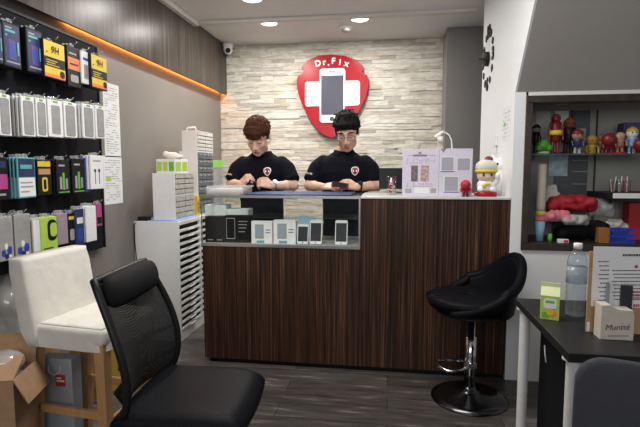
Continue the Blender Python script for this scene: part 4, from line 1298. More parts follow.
# third row
XF3 = BDX + .08
package('black pack with a slanting magenta band, left end of the third row', -3, 8.5, 157, 200, XF3, .012, M['black'], [P_('magenta_band', 'magenta', .1, .25, .9, .6), P_('small_text', 'grey_print', .1, .1, .7, .15), P_('title_text', 'navy_print', .1, .75, .8, .9)], n=3, group='magenta banded packs of the third row')
package('teal edged pack with a navy and white front in the third row', 18, 35.5, 157.5, 198, XF3 + .02, .010, M['teal'], [P_('navy_panel', 'navy_print', .04, .52, .96, .97), P_('white_panel', 'paper', .04, .04, .96, .50), P_('small_text', 'grey_print', .12, .36, .8, .40), P_('small_text', 'grey_print', .12, .26, .85, .30), P_('small_text', 'grey_print', .12, .14, .6, .18), P_('title_text', 'teal', .15, .72, .8, .82)], n=5, gap=.008, group='teal packs on one hook of the third row')
package('yellow and black pack with a yellow cable in the third row', 37.5, 51.5, 159.5, 195, XF3, .012, M['black'], [P_('yellow_band', 'yellow', .05, .80, .95, .95), P_('yellow_cable', 'yellow', .3, .1, .7, .5, .012), P_('dark_core', 'black', .4, .16, .6, .44, .008), P_('brown_panel', 'kraft', .08, .58, .92, .74)], n=3, group='yellow cable packs of the third row')
for i, (a_, b_) in enumerate(((57, 70), (72.5, 85))):
    package('black pack with a green pictured gadget, %s of two in the third row' % ('left' if i == 0 else 'right'), a_, b_, 159.5 - i, 194 - i, XF3, .012, M['black'], [P_('green_picture', 'green', .42, .12, .58, .62, .004), P_('grey_picture', 'grey_print', .20, .14, .36, .5, .004), P_('grey_picture', 'case_grey', .64, .14, .8, .45, .004), P_('title_text', 'grey_print', .15, .80, .6, .85), P_('small_text', 'green', .1, .04, .9, .07)], n=3, group='green gadget packs on the %s hook' % ('left' if i == 0 else 'right'))
package('dark blue pack between black pack and earphone pack in the third row', 85.5, 90.5, 158, 192, XF3, .012, M['blue'], [P_('small_text', 'navy_print', .1, .2, .9, .7)], n=3, group='dark blue packs of the third row')
f = package('white pack with black earphones, right end of the third row', 91, 103.5, 155.5, 189, XF3 + .03, .014, M['paper'], [P_('earphone_cord', 'ink', .30, .15, .35, .52), P_('earphone_cord', 'ink', .62, .15, .67, .52), P_('earphone_bud', 'ink', .24, .50, .40, .60, .008), P_('earphone_bud', 'ink', .56, .50, .72, .60, .008), P_('title_text', 'grey_print', .2, .82, .8, .86)], n=3, group='white earphone packs of the third row')
# fourth row
XF4 = BDX + .08
for i, (a_, b_, yo) in enumerate(((-18, -2, 5), (-1, 13.5, 3), (15, 31, 0))):
    package('clear pack with blue beads, %s in the bottom row' % ('cut by the left edge', 'at the left end', 'second from the left')[i], a_, b_, 214 + yo, 258 + yo, XF4, .018, M['grey_print'], [P_('clear_window', 'case_grey', .1, .45, .9, .92, .01), P_('blue_bead', 'blue', .12, .10, .40, .26, .012), P_('blue_bead', 'blue', .52, .14, .84, .32, .012), P_('white_bead', 'paper', .36, .26, .56, .40, .010), P_('navy_bead', 'navy_print', .34, .04, .6, .16, .010), P_('white_bead', 'paper', .62, .04, .82, .12, .008)], n=3, group='blue bead packs of the bottom row, hook ' + 'one two three'.split()[i])
package('narrow cream pack in a stack of the bottom row', 33, 41, 218, 253, XF4 + .01, .008, M['beige'], [P_('white_panel', 'paper', .08, .05, .92, .95)], n=6, gap=.006, group='cream packs of the bottom row')
package('lime yellow pack with a black curve in the bottom row', 41.5, 57.5, 217, 251.5, XF4 + .02, .014, M['lime'], [P_('black_curve', 'black', .38, .30, .98, .92, .03), P_('lime_core', 'lime', .55, .42, .98, .82, .02), P_('small_text', 'ink', .1, .08, .7, .12)], n=3, group='lime packs of the bottom row')
package('plain mauve pack in the bottom row', 57.5, 68, 213.5, 244.5, XF4 + .01, .012, M['mauve'], [P_('title_text', 'grey_print', .2, .80, .8, .84)], n=3, group='mauve packs of the bottom row')
package('dark pack with yellow details in the bottom row', 68.5, 75.5, 213, 245, XF4, .012, M['black'], [P_('yellow_band', 'yellow', .1, .8, .9, .9), P_('grey_picture', 'grey_print', .2, .15, .8, .5, .01)], n=2, group='dark yellow-detailed packs of the bottom row')
package('navy and white pack in the bottom row', 76, 84.5, 209, 247, XF4 + .01, .014, M['navy_print'], [P_('white_panel', 'paper', .15, .62, .85, .78), P_('blue_panel', 'blue', .15, .15, .85, .5, .01)], n=3, group='navy packs of the bottom row')
package('slim white pack near the right end of the bottom row', 86.5, 96.5, 206, 241.5, XF4 + .03, .010, M['white_plastic'], [P_('white_panel', 'paper', .1, .05, .9, .9)], n=4, gap=.008, group='slim white packs of the bottom row')
package('magenta pack at the right end of the bottom row', 96.5, 102, 203.5, 226, XF4, .012, M['magenta'], [P_('dark_panel', 'black', .1, .1, .9, .4)], n=2, group='magenta packs of the bottom row')
# ================================================================== WHITE COVERED BAR CHAIR
def cam_to_world(px, depth, z):
    X = (px - 320) / F_PX * depth
    # horizontal offset along camera right / forward
    fh = Vector((-math.sin(YAW), math.cos(YAW), 0)); rh = Vector((math.cos(YAW), math.sin(YAW), 0))
    v = rh * X + fh * depth
    return Vector((v.x, v.y, z))
c = cam_to_world(88, 2.15, 0)
ang = YAW - R(15)                     # chair faces +X turned towards the camera
t = thing('bar_chair', 'tall wooden-legged chair in a loose white cotton cover, beside the display board', 'chair', (c.x, c.y, 0), ang)
SEATZ, SKZ, BW, BD = .655, .56, .37, .40
a = MB()
a.box((-.02 - BD / 2 + .02, -BW / 2, SEATZ - .075), (BD / 2, BW / 2, SEATZ), .022, seg=3, smooth=True)
def wav(v_): return .006 * math.sin(v_)
# skirt of the cover
prof = []
n = 64
per = []
for i in range(n):
    an = 2 * math.pi * i / n
    ca, sa = math.cos(an), math.sin(an)
    e = 8
    per.append((math.copysign(abs(ca) ** (2 / e), ca) * BD / 2, math.copysign(abs(sa) ** (2 / e), sa) * BW / 2, an))
vs, fs = [], []
for k in range(6):
    z_ = SEATZ - .03 - k * (SEATZ - .03 - SKZ) / 5
    for i, (x_, y_, an) in enumerate(per):
        w_ = 1.0 + k * .004 + .006 * math.sin(an * 9 + k) * (k / 5)
        vs.append((x_ * w_, y_ * w_, z_))
for k in range(5):
    for i in range(n):
        j = (i + 1) % n
        fs.append((k * n + j, k * n + i, (k + 1) * n + i, (k + 1) * n + j))
a.add(vs, fs, 0, True)
a.build('seat_cover', M['cloth_white'], t, local=True)
a = MB()
def bk(side):
    pass
zs = [SKZ, .61, .68, .78, .88, .920, .938]
secs = []
for z_ in zs:
    lean = -(z_ - SKZ) * .16
    tk = .052 if z_ < .9 else (.047 if z_ < .95 else .03)
    secs.append(((-BD / 2 + .035 + lean, 0, z_), tk, BW / 2 + .012 - (.0 if z_ < .9 else (.004 if z_ < .95 else .03))))
a.loft(secs, 48, e=7)
a.build('back_cover', M['cloth_white'], t, local=True)
a = MB(); a.grid(lambda u_, v_: (-BD / 2 + .06 + u_ * (BD - .075), (v_ - .5) * (BW - .03), SEATZ + .002 + .012 * math.sin(u_ * 3.1) * math.sin(v_ * 3.1) + .003 * math.sin(u_ * 13 + v_ * 7) * math.sin(v_ * 9)), 16, 16, .004)
a.build('seat_cushion', M['cloth_white'], t, local=True)
for sx in (-1, 1):
    for sy in (-1, 1):
        a = MB(); x_, y_ = sx * (BD / 2 - .03), sy * (BW / 2 - .03)
        sp_ = .03 if sx < 0 else .005
        tp, bt = .024, .018
        a.add([(x_ - tp, y_ - tp, .6), (x_ + tp, y_ - tp, .6), (x_ + tp, y_ + tp, .6), (x_ - tp, y_ + tp, .6), (x_ + sx * sp_ - bt, y_ - bt, 0), (x_ + sx * sp_ + bt, y_ - bt, 0), (x_ + sx * sp_ + bt, y_ + bt, 0), (x_ + sx * sp_ - bt, y_ + bt, 0)],
              [(0, 1, 2, 3), (7, 6, 5, 4), (0, 4, 5, 1), (1, 5, 6, 2), (2, 6, 7, 3), (3, 7, 4, 0)], 0, False)
        a.build('leg', M['leg_wood'], t, local=True)
for sy in (-1, 1):
    a = MB(); a.cbox((0, sy * (BW / 2 - .03), .27 if sy < 0 else .27), (BD - .07, .022, .035), .003); a.build('stretcher', M['leg_wood'], t, local=True)
a = MB(); a.cbox((BD / 2 - .03, 0, .23), (.022, BW - .07, .04), .003); a.build('footrest', M['leg_wood'], t, local=True)

# cartons, plastic bag, grey card bag in the corner
c = cam_to_world(9, 1.86, 0)
cx0 = cam_to_world(-20, 1.88, 0)
t = thing('cardboard_box', 'open brown cardboard box on the floor at the left picture edge', 'box', (cx0.x, cx0.y, 0), YAW + R(8))
w, d, h = .25, .20, .50
a = MB()
for lo, hi in (((-w / 2, -d / 2, 0), (w / 2, d / 2, .005)), ((-w / 2, -d / 2, .005), (w / 2, -d / 2 + .005, h)), ((-w / 2, d / 2 - .005, .005), (w / 2, d / 2, h)), ((-w / 2, -d / 2 + .005, .005), (-w / 2 + .005, d / 2 - .005, h)), ((w / 2 - .005, -d / 2 + .005, .005), (w / 2, d / 2 - .005, h))): a.box(lo, hi)
a.build('box_body', M['carton'], t, local=True)
for nm, M4, sz in (('flap', Matrix.Translation((0, -d / 2, h)) @ Matrix.Rotation(R(-58), 4, 'X'), (w, .005, .12)), ('flap', Matrix.Translation((0, d / 2, h)) @ Matrix.Rotation(R(-14), 4, 'X'), (w, .005, .12))):
    a = MB(); a.box((-sz[0] / 2, -sz[1] / 2, 0), (sz[0] / 2, sz[1] / 2, sz[2]), M=M4); a.build(nm, M['carton'], t, local=True)
a = MB(); a.box((-.0025, -d / 2, 0), (.0025, d / 2, .11), M=Matrix.Translation((w / 2, 0, h)) @ Matrix.Rotation(R(152), 4, 'Y')); a.build('flap', M['carton'], t, local=True)
a = MB()
rn = random.Random(2)
for i in range(9): a.sph((rn.uniform(-.07, .07), rn.uniform(-.05, .05), .36 + .03 * rn.random() + .020 * i), (rn.uniform(.05, .08), rn.uniform(.04, .07), .05), u=12, w=8)
o = a.build('packing_film', M['plastic_film'], remesh=.012, smooth=3)
o.location = parent_matrix(t) @ o.location; o.rotation_euler = (0, 0, YAW)
tag(o, 'crumpled clear packing film spilling out of the brown cardboard box', 'packing film')
# white plastic bag hanging by the wall
c = cam_to_world(12, 2.40, 0)
a = MB()
for i in range(16):
    zz = rn.uniform(.46, .78)
    a.sph((c.x + rn.uniform(-.06, .06), c.y + rn.uniform(-.05, .05), zz), (rn.uniform(.04, .075), rn.uniform(.04, .07), rn.uniform(.05, .09)), u=12, w=8)
o = a.build('plastic_bag', M['plastic_film'], remesh=.012, smooth=2)
tag(o, 'crumpled translucent plastic bag on a carton behind the white chair', 'bag')
a = MB(); a.box((c.x - .10, c.y - .11, 0), (c.x + .12, c.y + .12, .42), .003)
tag(a.build('closed_carton', M['carton']), 'closed brown carton under the translucent plastic bag by the left wall', 'box')
# grey card bag with a red mark
c = cam_to_world(51, 2.15, 0)
t = thing('card_bag', 'blue-grey card bag with a small red mark, on the floor under the white chair', 'bag', (c.x, c.y, 0), YAW + R(-8))
w, h, d = .165, .46, .07
a = MB(); a.box((-w / 2, -d / 2, 0), (w / 2, d / 2, h), .003); a.build('bag_body', M['bag_grey'], t, local=True)
a = MB(); a.box((.0, -d / 2 - .0006, h - .13), (.05, -d / 2, h - .075)); a.build('red_mark', M['red_print'], t, local=True)
a = MB(); a.box((.006, -d / 2 - .0012, h - .108), (.044, -d / 2 - .0006, h - .100)); a.box((.006, -d / 2 - .0012, h - .094), (.03, -d / 2 - .0006, h - .088)); a.build('mark_lettering', M['paper'], t, local=True)
a = MB(); a.tube([(-.03, -d / 2 - .002, h - .03), (-.028, -d / 2 - .006, h - .06), (0, -d / 2 - .008, h - .075), (.028, -d / 2 - .006, h - .06), (.03, -d / 2 - .002, h - .03)], .002, 6); a.build('handle', M['paper'], t, local=True)
c = cam_to_world(88, 2.75, 0)
t = thing('yellow_carton', 'dull yellow box on the floor by the wall, behind the white chair legs', 'box', (c.x, c.y, 0), 0)
a = MB(); a.box((-.10, -.09, 0), (.10, .09, .34), .003); a.build('carton', mat('ochre_card', (.36, .25, .03), .6), t, local=True)
a = MB(); a.box((-.09, -.0906, .06), (.09, -.09, .16)); a.build('printed_panel', M['kraft'], t, local=True)

# ================================================================== MESH OFFICE CHAIR
SZ = .475
BN, BF, FN, FF = aZ(118, 412, SZ), aZ(172, 366, SZ), aZ(222, 421, SZ), aZ(266, 366, SZ)
cen = (BN + BF + FN + FF) / 4
fw_ = ((FN + FF) - (BN + BF)).normalized()
ang = math.atan2(fw_.y, fw_.x)
W_s, D_s = .50, .50
t = thing('office_chair', 'black swivel chair with mesh back and leather seat in the left foreground', 'chair', (cen.x, cen.y, 0), ang)
print('office chair', cen, math.degrees(ang), (FN - FF).length, (BN - FN).length, (BF - FF).length)
a = MB()
vs = []
def seatf(u_, v_):
    x = (u_ - .5); y = (v_ - .5)
    ex = math.copysign(min(abs(x) * 2, 1), x); ey = math.copysign(min(abs(y) * 2, 1), y)
    wx = .5 * D_s * ex * (1 - .06 * ey * ey); wy = .5 * W_s * ey * (1 - .10 * max(0, ex) ** 3)
    r2 = max(abs(ex), abs(ey))
    drop = .045 * max(0, (r2 - .72) / .28) ** 2
    front = .03 * max(0, ex) ** 3
    return (wx, wy, SZ + .012 - drop - front - .008 * (1 - ex * ex) * (1 - ey * ey))
a.grid(seatf, 24, 24, .055)
a.build('seat', M['leather'], t, local=True, sub=1)
a = MB(); a.box((-.2, -.2, SZ - .085), (.19, .2, SZ - .052), .012); a.build('seat_pan', M['black'], t, local=True)
# back: reclined frame with bowed mesh
ZB0, ZB1 = SZ - .02, .935
def back_pt(u_, v_, push=0.0):
    y = (u_ - .5) * (.44 - .05 * v_ * v_ + .04 * math.sin(v_ * math.pi))
    z = ZB0 + v_ * (ZB1 - ZB0)
    x = -D_s / 2 + .052 - .02 * v_ - .065 * v_ ** 1.4 + push * math.sin(u_ * math.pi) * -1 + .056 * math.sin(v_ ** .7 * math.pi)
    return Vector((x, y, z))
rim = [back_pt(0, v / 14) for v in range(15)] + [back_pt(u / 8, 1) for u in range(1, 9)] + [back_pt(1, v / 14) for v in range(13, -1, -1)] + [back_pt(u / 8, 0) for u in range(7, 0, -1)]
a = MB(); a.tube(rim, .014, 10, True); a.build('back_frame', M['black'], t, local=True)
def mesh_cloth():
    m, tt, b = _new('black_mesh_fabric')
    N, L = tt.nodes, tt.links
    tc = N.new('ShaderNodeTexCoord'); ck = N.new('ShaderNodeTexVoronoi'); ck.inputs['Scale'].default_value = 260; ck.inputs['Randomness'].default_value = 0
    L.new(tc.outputs['Object'], ck.inputs['Vector'])
    th = N.new('ShaderNodeMath'); th.operation = 'GREATER_THAN'; th.inputs[1].default_value = .30
    L.new(ck.outputs['Distance'], th.inputs[0])
    mr = N.new('ShaderNodeMapRange'); mr.inputs['To Min'].default_value = .72; mr.inputs['To Max'].default_value = 1.0
    L.new(th.outputs[0], mr.inputs[0]); L.new(mr.outputs[0], b.inputs['Alpha'])
    b.inputs['Base Color'].default_value = (.012, .012, .013, 1); b.inputs['Roughness'].default_value = .6
    return m
a = MB(); a.grid(lambda u_, v_: back_pt(.02 + .96 * u_, .02 + .96 * v_, .05), 20, 20); a.build('back_mesh', mesh_cloth(), t, local=True)
a = MB()
for v_ in (.18, .40): a.tube([back_pt(u / 10, v_, .058) + Vector((-.012, 0, 0)) for u in range(11)], .009, 8)
a.build('lumbar_bar', M['black'], t, local=True)
a = MB(); hp = back_pt(.5, .93)
a.loft([((hp.x + .030 + .01, 0, hp.z - .07), .012, .17), ((hp.x + .035, 0, hp.z - .055), .030, .19), ((hp.x + .030, 0, hp.z - .02), .040, .195), ((hp.x + .02, 0, hp.z + .03), .036, .19), ((hp.x + .012, 0, hp.z + .05), .015, .17)], 28, e=3.2)
a.build('head_cushion', M['black_matte'], t, local=True, sub=1)
a = MB(); a.tube([(-.05, 0, SZ - .09), (-D_s / 2 - .02, 0, SZ - .09), (-D_s / 2 - .06, 0, SZ - .03), back_pt(.5, .16, .05) + Vector((-.03, 0, 0)), back_pt(.5, .42, .05) + Vector((-.02, 0, 0))], [.022, .022, .024, .02, .016], 10); a.build('back_spine', M['black'], t, local=True)
a = MB(); a.cyl((0, 0, .10), (0, 0, SZ - .08), .026, n=20); a.cyl((0, 0, .10), (0, 0, .27), .036, n=20); a.build('gas_column', M['black'], t, local=True)
for k in range(5):
    an = R(20 + 72 * k); dv = Vector((math.cos(an), math.sin(an), 0))
    a = MB(); a.tube([dv * .03 + Vector((0, 0, .115)), dv * .16 + Vector((0, 0, .10)), dv * .29 + Vector((0, 0, .075))], [.03, .024, .017], 10); lg = a.build('base_arm', M['black'], t, local=True)
    a = MB(); sv = Vector((-dv.y, dv.x, 0))
    for s in (-1, 1): a.cyl(dv * .29 + sv * s * .008 + Vector((0, 0, .027)), dv * .29 + sv * s * .026 + Vector((0, 0, .027)), .027, n=18)
    a.cyl(dv * .29 + Vector((0, 0, .027)), dv * .29 + Vector((0, 0, .075)), .008, n=10); a.build('caster', M['black'], lg, local=True)

# ================================================================== BAR STOOL AT THE COUNTER
pb = aZ(469, 398, 0)
ang = R(196)            # seat front points to -X
t = thing('bar_stool', 'black leather swivel bar stool on a chrome pole in front of the counter', 'stool', (pb.x, pb.y, 0), ang)
t.scale = (1.05, 1.05, 1.02)
print('stool', pb)
sz_ = .555
a = MB(); a.lathe([(.205, 0), (.205, .008), (.16, .018), (.06, .036), (.034, .055), (.030, .075)], n=40); a.build('base', M['chrome_dark_reflection'], t, local=True)
a = MB(); a.lathe([(.030, .07), (.030, .36), (.022, .362), (.022, sz_ - .06)], n=24); a.build('column', M['chrome'], t, local=True)
a = MB()
a.tube([(.0, .028, .20), (.09, .07, .20), (.16, .07, .20), (.185, .0, .20), (.16, -.07, .20), (.09, -.07, .20), (.0, -.028, .20)], .009, 10)
a.cyl((0, 0, .185), (0, 0, .215), .036, n=20); a.build('footrest', M['chrome'], t, local=True)
a = MB()
def sf(u_, v_):
    an = u_ * 2 * math.pi; r_ = v_
    rx, ry = .215, .205
    x, y = math.cos(an) * rx * r_, math.sin(an) * ry * r_
    return (x + .01, y, sz_ + .005 - .022 * max(0, (r_ - .7) / .3) ** 2 - .012 * (1 - r_ * r_))
a.grid(sf, 40, 8, .055); a.build('seat', M['leather'], t, local=True)
# wrapping shell: low at the arms, tall at the back, with a gap between seat and arm
a = MB()
def shell(u_, v_):
    an = R(112) + u_ * R(136)
    k = (1 - math.cos((u_) * 2 * math.pi)) / 2           # 0 at the sides, 1 at the back
    k = .42 + .58 * k ** .9
    top = .035 + .215 * k ** 1.5
    z = sz_ - .052 + v_ * (.052 + top)
    fl = 1 + .12 * v_ * (.35 + k)
    return (.01 + math.cos(an) * .225 * fl, math.sin(an) * .215 * fl, z)
a.grid(shell, 40, 8, .028); a.build('back_shell', M['leather'], t, local=True, sub=1)
def arm_rail(u_):
    # padded rail: starts low at the front of the seat, rises over the gap and runs round the top of the back
    if .2 <= u_ <= .8: return Vector(shell((u_ - .2) / .6, 1.0)) + Vector((0, 0, .004))
    s_ = 1 if u_ < .2 else -1
    w_ = (u_ if s_ > 0 else 1 - u_) / .2
    e_ = Vector(shell(0.0 if s_ > 0 else 1.0, 1.0)) + Vector((0, 0, .004))
    an = R(42) + w_ * R(70)
    b_ = Vector((.01 + math.cos(an) * .222, s_ * math.sin(an) * (.208 + .02 * w_), sz_ - .02 + .05 * w_))
    k_ = w_ ** 2
    return b_ * (1 - k_) + e_ * k_
a = MB(); a.tube([arm_rail(u / 60) for u in range(61)], [.020 + .006 * abs(math.sin(u / 60 * 2 * math.pi)) for u in range(61)], 12); a.build('arm_rail', M['leather'], t, local=True)
a = MB(); a.lathe([(.05, sz_ - .085), (.12, sz_ - .06), (.19, sz_ - .05), (.19, sz_ - .042)], n=28); a.build('seat_plate', M['black'], t, local=True)
a = MB(); a.tube([(.02, -.05, sz_ - .07), (.05, -.16, sz_ - .072), (.05, -.22, sz_ - .085)], .006, 8); a.build('lift_lever', M['chrome'], t, local=True)

# ================================================================== RIGHT TABLE AND WHAT STANDS ON IT
TT = .73
c1, c2 = aZ(514.5, 298, TT), aZ(570, 353, TT)
print('table', c1, c2)
ty0, ty1, tx0, tx1 = c2.y, c1.y, (c1.x + c2.x) / 2, (c1.x + c2.x) / 2 + 1.2
t = thing('desk', 'black-topped desk with white tube legs at the right picture edge', 'desk', ((tx0 + tx1) / 2, (ty0 + ty1) / 2, 0))
a = MB(); a.box((tx0, ty0, TT - .032), (tx1, ty1, TT), .002); a.build('tabletop', M['table_black'], t)
for x_, y_ in ((tx0 + .035, ty1 - .04), (tx0 + .035, ty0 + .05), (tx1 - .035, ty1 - .04), (tx1 - .035, ty0 + .05)):
    a = MB(); a.cyl((x_, y_, 0), (x_, y_, TT - .034), .021, .023, 20); a.cyl((x_, y_, TT - .040), (x_, y_, TT - .032), .036, n=20); a.build('leg', M['white_metal'], t)
a = MB(); a.box((tx0 + .10, ty0 + .22, 0.03), (tx0 + .50, ty1 - .05, TT - .06), .004)
t = thing('drawer_pedestal', 'black drawer pedestal standing under the black desk', 'cabinet', (tx0 + .3, (ty0 + ty1) / 2, 0))
a.build('carcass', M['board'], t)
for k in range(3):
    a = MB(); a.box((tx0 + .105, ty0 + .205, .05 + k * .205), (tx0 + .495, ty0 + .2199, .245 + k * .205), .003); d = a.build('drawer', M['black'], t)
    a = MB(); a.box((tx0 + .24, ty0 + .195, .20 + k * .205), (tx0 + .36, ty0 + .205, .215 + k * .205), .002); a.build('handle', M['steel'], d)
a = MB()
for sx in (.15, .45):
    for sy in (ty0 + .27, ty1 - .10): a.cyl((tx0 + sx, sy, 0), (tx0 + sx, sy, .03), .02, n=14)
a.build('foot', M['black'], t)
# small white key/cable tag on the pedestal side
a = MB(); p = aX(545, 352, tx0 + .0985); a.tube([(tx0 + .096, p.y, p.z + .03), (tx0 + .094, p.y - .015, p.z), (tx0 + .095, p.y - .03, p.z - .035)], .003, 8)
tag(a.build('cable_tie', M['white_plastic']), 'short white cable tie sticking out by the black drawer pedestal', 'cable tie')
DZt = TT + .0004
# juice carton (gable top)
p = aZ(551, 319, TT)
t = thing('juice_carton', 'small yellow-green gable-top drink carton on the black desk', 'carton', (p.x, p.y + .02, DZt), R(-18))
k = (p - Vector((0, 0, EYE))).length / F_PX
w = .068; hb = .095; ht = .125
a = MB(); a.box((-w / 2, -w / 2, 0), (w / 2, w / 2, hb), .001); a.build('carton_body', M['lime'], t, local=True)
a = MB(); a.add([(-w / 2, -w / 2, hb), (w / 2, -w / 2, hb), (w / 2, w / 2, hb), (-w / 2, w / 2, hb), (-w / 2, -.003, ht), (w / 2, -.003, ht), (w / 2, .003, ht), (-w / 2, .003, ht)],
      [(0, 1, 5, 4), (2, 3, 7, 6), (1, 2, 6, 5), (3, 0, 4, 7), (4, 5, 6, 7)], 0, False)
a.box((-w / 2, -.003, ht), (w / 2, .003, ht + .016)); a.build('gable_top', mat('pale_green_card', (.60, .68, .36), .5), t, local=True)
for nm, mt, x0, z0, x1, z1, rr_ in (('white_patch', 'paper', -.022, .045, .024, .085, .01), ('green_leaf', 'green', -.028, .006, .0, .03, .008), ('orange_fruit', 'orange', .0, .010, .026, .036, .012), ('yellow_fruit', 'yellow', -.012, .018, .014, .044, .012), ('red_fruit', 'red_print', .006, .042, .020, .056, .006), ('title_text', 'green', -.016, .066, .016, .076, .002)):
    a = MB(); o_ = .0006 + .0003 * z0 / .06
    a.prism([(x + (x0 + x1) / 2, y + (z0 + z1) / 2) for x, y in rrect(x1 - x0, z1 - z0, rr_)], Matrix.Translation((0, -w / 2 - o_, 0)) @ FRONT, o_); a.build(nm, M[mt], t, local=True)
    if nm == 'yellow_fruit':
        a = MB(); a.prism(rrect(.05, .06, .012), Matrix.Translation((-w / 2 - .0006, 0, .05)) @ LEFTF, .0006); a.build('side_print', M['yellow'], t, local=True)
# water bottle
p = aZ(577.5, 318, TT)
zt = aY(577.5, 243, p.y + .03).z - DZt
t = thing('water_bottle', 'clear ribbed plastic water bottle with white cap on the black desk', 'bottle', (p.x, p.y + .03, DZt))
r_ = .0375
prof = [(.026, 0), (r_, .008)]
for i in range(16):
    z_ = .012 + i * (zt * .70 - .012) / 15
    prof.append((r_ - (.0025 if i % 2 else 0), z_))
prof += [(r_, zt * .72), (r_ * .93, zt * .79), (r_ * .62, zt * .87), (.0145, zt * .91), (.0135, zt * .96)]
a = MB(); a.lathe(prof, n=28); a.build('bottle_body', M['bottle'], t, local=True)
a = MB(); a.lathe([(.0165, zt * .925), (.0165, zt * .995), (.014, zt)], n=20); a.build('cap', M['white_plastic'], t, local=True)
a = MB(); z0, z1 = zt * .46, zt * .68
a.lathe([(r_ + .0008, z0), (r_ + .0008, z1)], n=28); a.build('label', glass('label_film', (.72, .80, .86), 1.2, .2, .82), t, local=True)
# document stand with kraft back, white sheet of lettering
p = aZ(588, 334, TT)
DYF = p.y + .02
A, B = aY(585.5, 335, DYF), aY(650, 247, DYF)
t = thing('document_stand', 'kraft board stand holding a white printed price sheet on the black desk', 'sign', ((A.x + B.x) / 2, DYF + .03, DZt))
a = MB(); a.box((A.x, DYF, DZt), (B.x, DYF + .006, B.z - .02), .001); a.box((A.x + .03, DYF + .006, DZt), (B.x - .03, DYF + .075, DZt + .004)); a.build('kraft_board', M['kraft'], t)
S0, S1 = aY(590.5, 306, DYF), aY(650, 247.5, DYF)
a = MB(); a.box((S0.x, DYF - .0015, S0.z), (S1.x, DYF - .0003, S1.z)); a.build('sheet', M['paper'], t)
def dlines(nm, mt, rows):
    a = MB(); rn = random.Random(9)
    for (x0, x1, y_, h) in rows:
        x = x0
        while x < x1:
            l = rn.uniform(1.2, 2.6)
            q0, q1 = aY(x, y_ + h, DYF), aY(min(x + l, x1), y_, DYF)
            a.box((q0.x, DYF - .0021, q0.z), (q1.x, DYF - .0015, q1.z)); x += l + .45
    a.build(nm, mt, t)
dlines('title_text', M['ink'], [(622.5, 640, 254, 2.2)])
dlines('printed_column', M['ink'], [(598 + (i % 3), 609, 261 + i * 4.3, 1.0) for i in range(10)])
dlines('printed_column', M['ink'], [(612 + (i % 3), 640, 270 + i * 3.6, 1.0) for i in range(9)])
for i in range(3): dlines('red_line', M['red_print'], [(630, 640, 291 + i * 3, 1.4)])
dlines('red_line', M['red_print'], [(633, 640, 304, 3.0)])
a = MB(); q0 = aY(636, 266.5, DYF); a.cyl((q0.x, DYF - .0022, q0.z), (q0.x, DYF - .0015, q0.z), .006, n=14); a.build('round_stamp', M['magenta'], t)
q0, q1 = aY(586.5, 331, DYF), aY(589.8, 322, DYF); a = MB(); a.box((q0.x, DYF - .0006, q0.z), (q1.x, DYF, q1.z)); a.build('price_sticker', M['paper'], t)
# clear holder with cards in a beige printed box
p = aZ(613, 340, TT)
HY = p.y
A, B = aY(600, 339, HY), aY(635.5, 306, HY)
t = thing('card_holder', 'beige card box with dark script lettering and clear card slots, before the price sheet', 'holder', ((A.x + B.x) / 2, HY + .035, DZt), 0)
bm_ = MB(); w_ = B.x - A.x; hB = B.z - DZt
pts = [(A.x, hB * .98), (A.x + w_ * .28, hB), (A.x + w_ * .5, hB * .86), (A.x + w_ * .95, hB * .86), (B.x, hB * .7), (B.x, 0), (A.x, 0)]
pts = [(x, z + DZt) for x, z in pts]
bm_.prism(ccw(pts), front_at(HY), .055, bev=.0015); bm_.build('box_body', M['beige'], t)
vs, fs = text('Muntté', .027, .0006, shear=.3)
q0 = aY(617, 327.5, HY); a = MB(); a.add(vs, fs, 0, False, Matrix.Translation((q0.x, HY - .0007, q0.z)) @ FRONT @ Euler((0, 0, R(4))).to_matrix().to_4x4()); a.build('script_lettering', M['ink'], t)
a = MB()
for x0, x1, y_ in ((608, 627, 335.2),):
    x = x0
    while x < x1:
        q0, q1 = aY(x, y_ + 1.6, HY), aY(x + 1.5, y_, HY); a.box((q0.x, HY - .0006, q0.z), (q1.x, HY, q1.z)); x += 2.1
a.build('small_text', M['grey_ink'], t)
for x0, x1, yt_ in ((604.5, 616, 281), (619, 634.5, 283)):
    q0, q1 = aY(x0, 312, HY + .06), aY(x1, yt_, HY + .06)
    a = MB(); a.box((q0.x, HY + .0555, DZt), (q1.x, HY + .058, q1.z), .0008); a.box((q0.x, HY + .072, DZt), (q1.x, HY + .0745, q1.z + .01), .0008); cs = a.build('clear_slot', M['acrylic'], t)
q0, q1 = aY(620, 305, HY + .062), aY(633, 286, HY + .062)
a = MB(); a.box((q0.x, HY + .060, DZt), (q1.x, HY + .066, q1.z), .001)
tag(a.build('dark_card', mat('slate_card', (.03, .035, .045), .4)), 'dark slate card slotted in the clear card holder on the black desk', 'card')
q0, q1 = aY(605.5, 305, HY + .062), aY(610, 284, HY + .062)
a = MB(); a.box((q0.x, HY + .060, DZt), (q1.x, HY + .066, q1.z), .001)
tag(a.build('pale_card', M['grey_print']), 'pale grey card in the left slot of the clear card holder', 'card')
# black thing at the picture edge
p = aZ(641, 330, TT)
a = MB(); a.box((p.x - .012, p.y, DZt), (p.x + .05, p.y + .05, DZt + .055), .006); a.sph((p.x + .01, p.y + .02, DZt + .06), (.022, .02, .012))
tag(a.build('tape_dispenser', M['black']), 'small black dispenser on the black desk, cut by the right picture edge', 'dispenser')
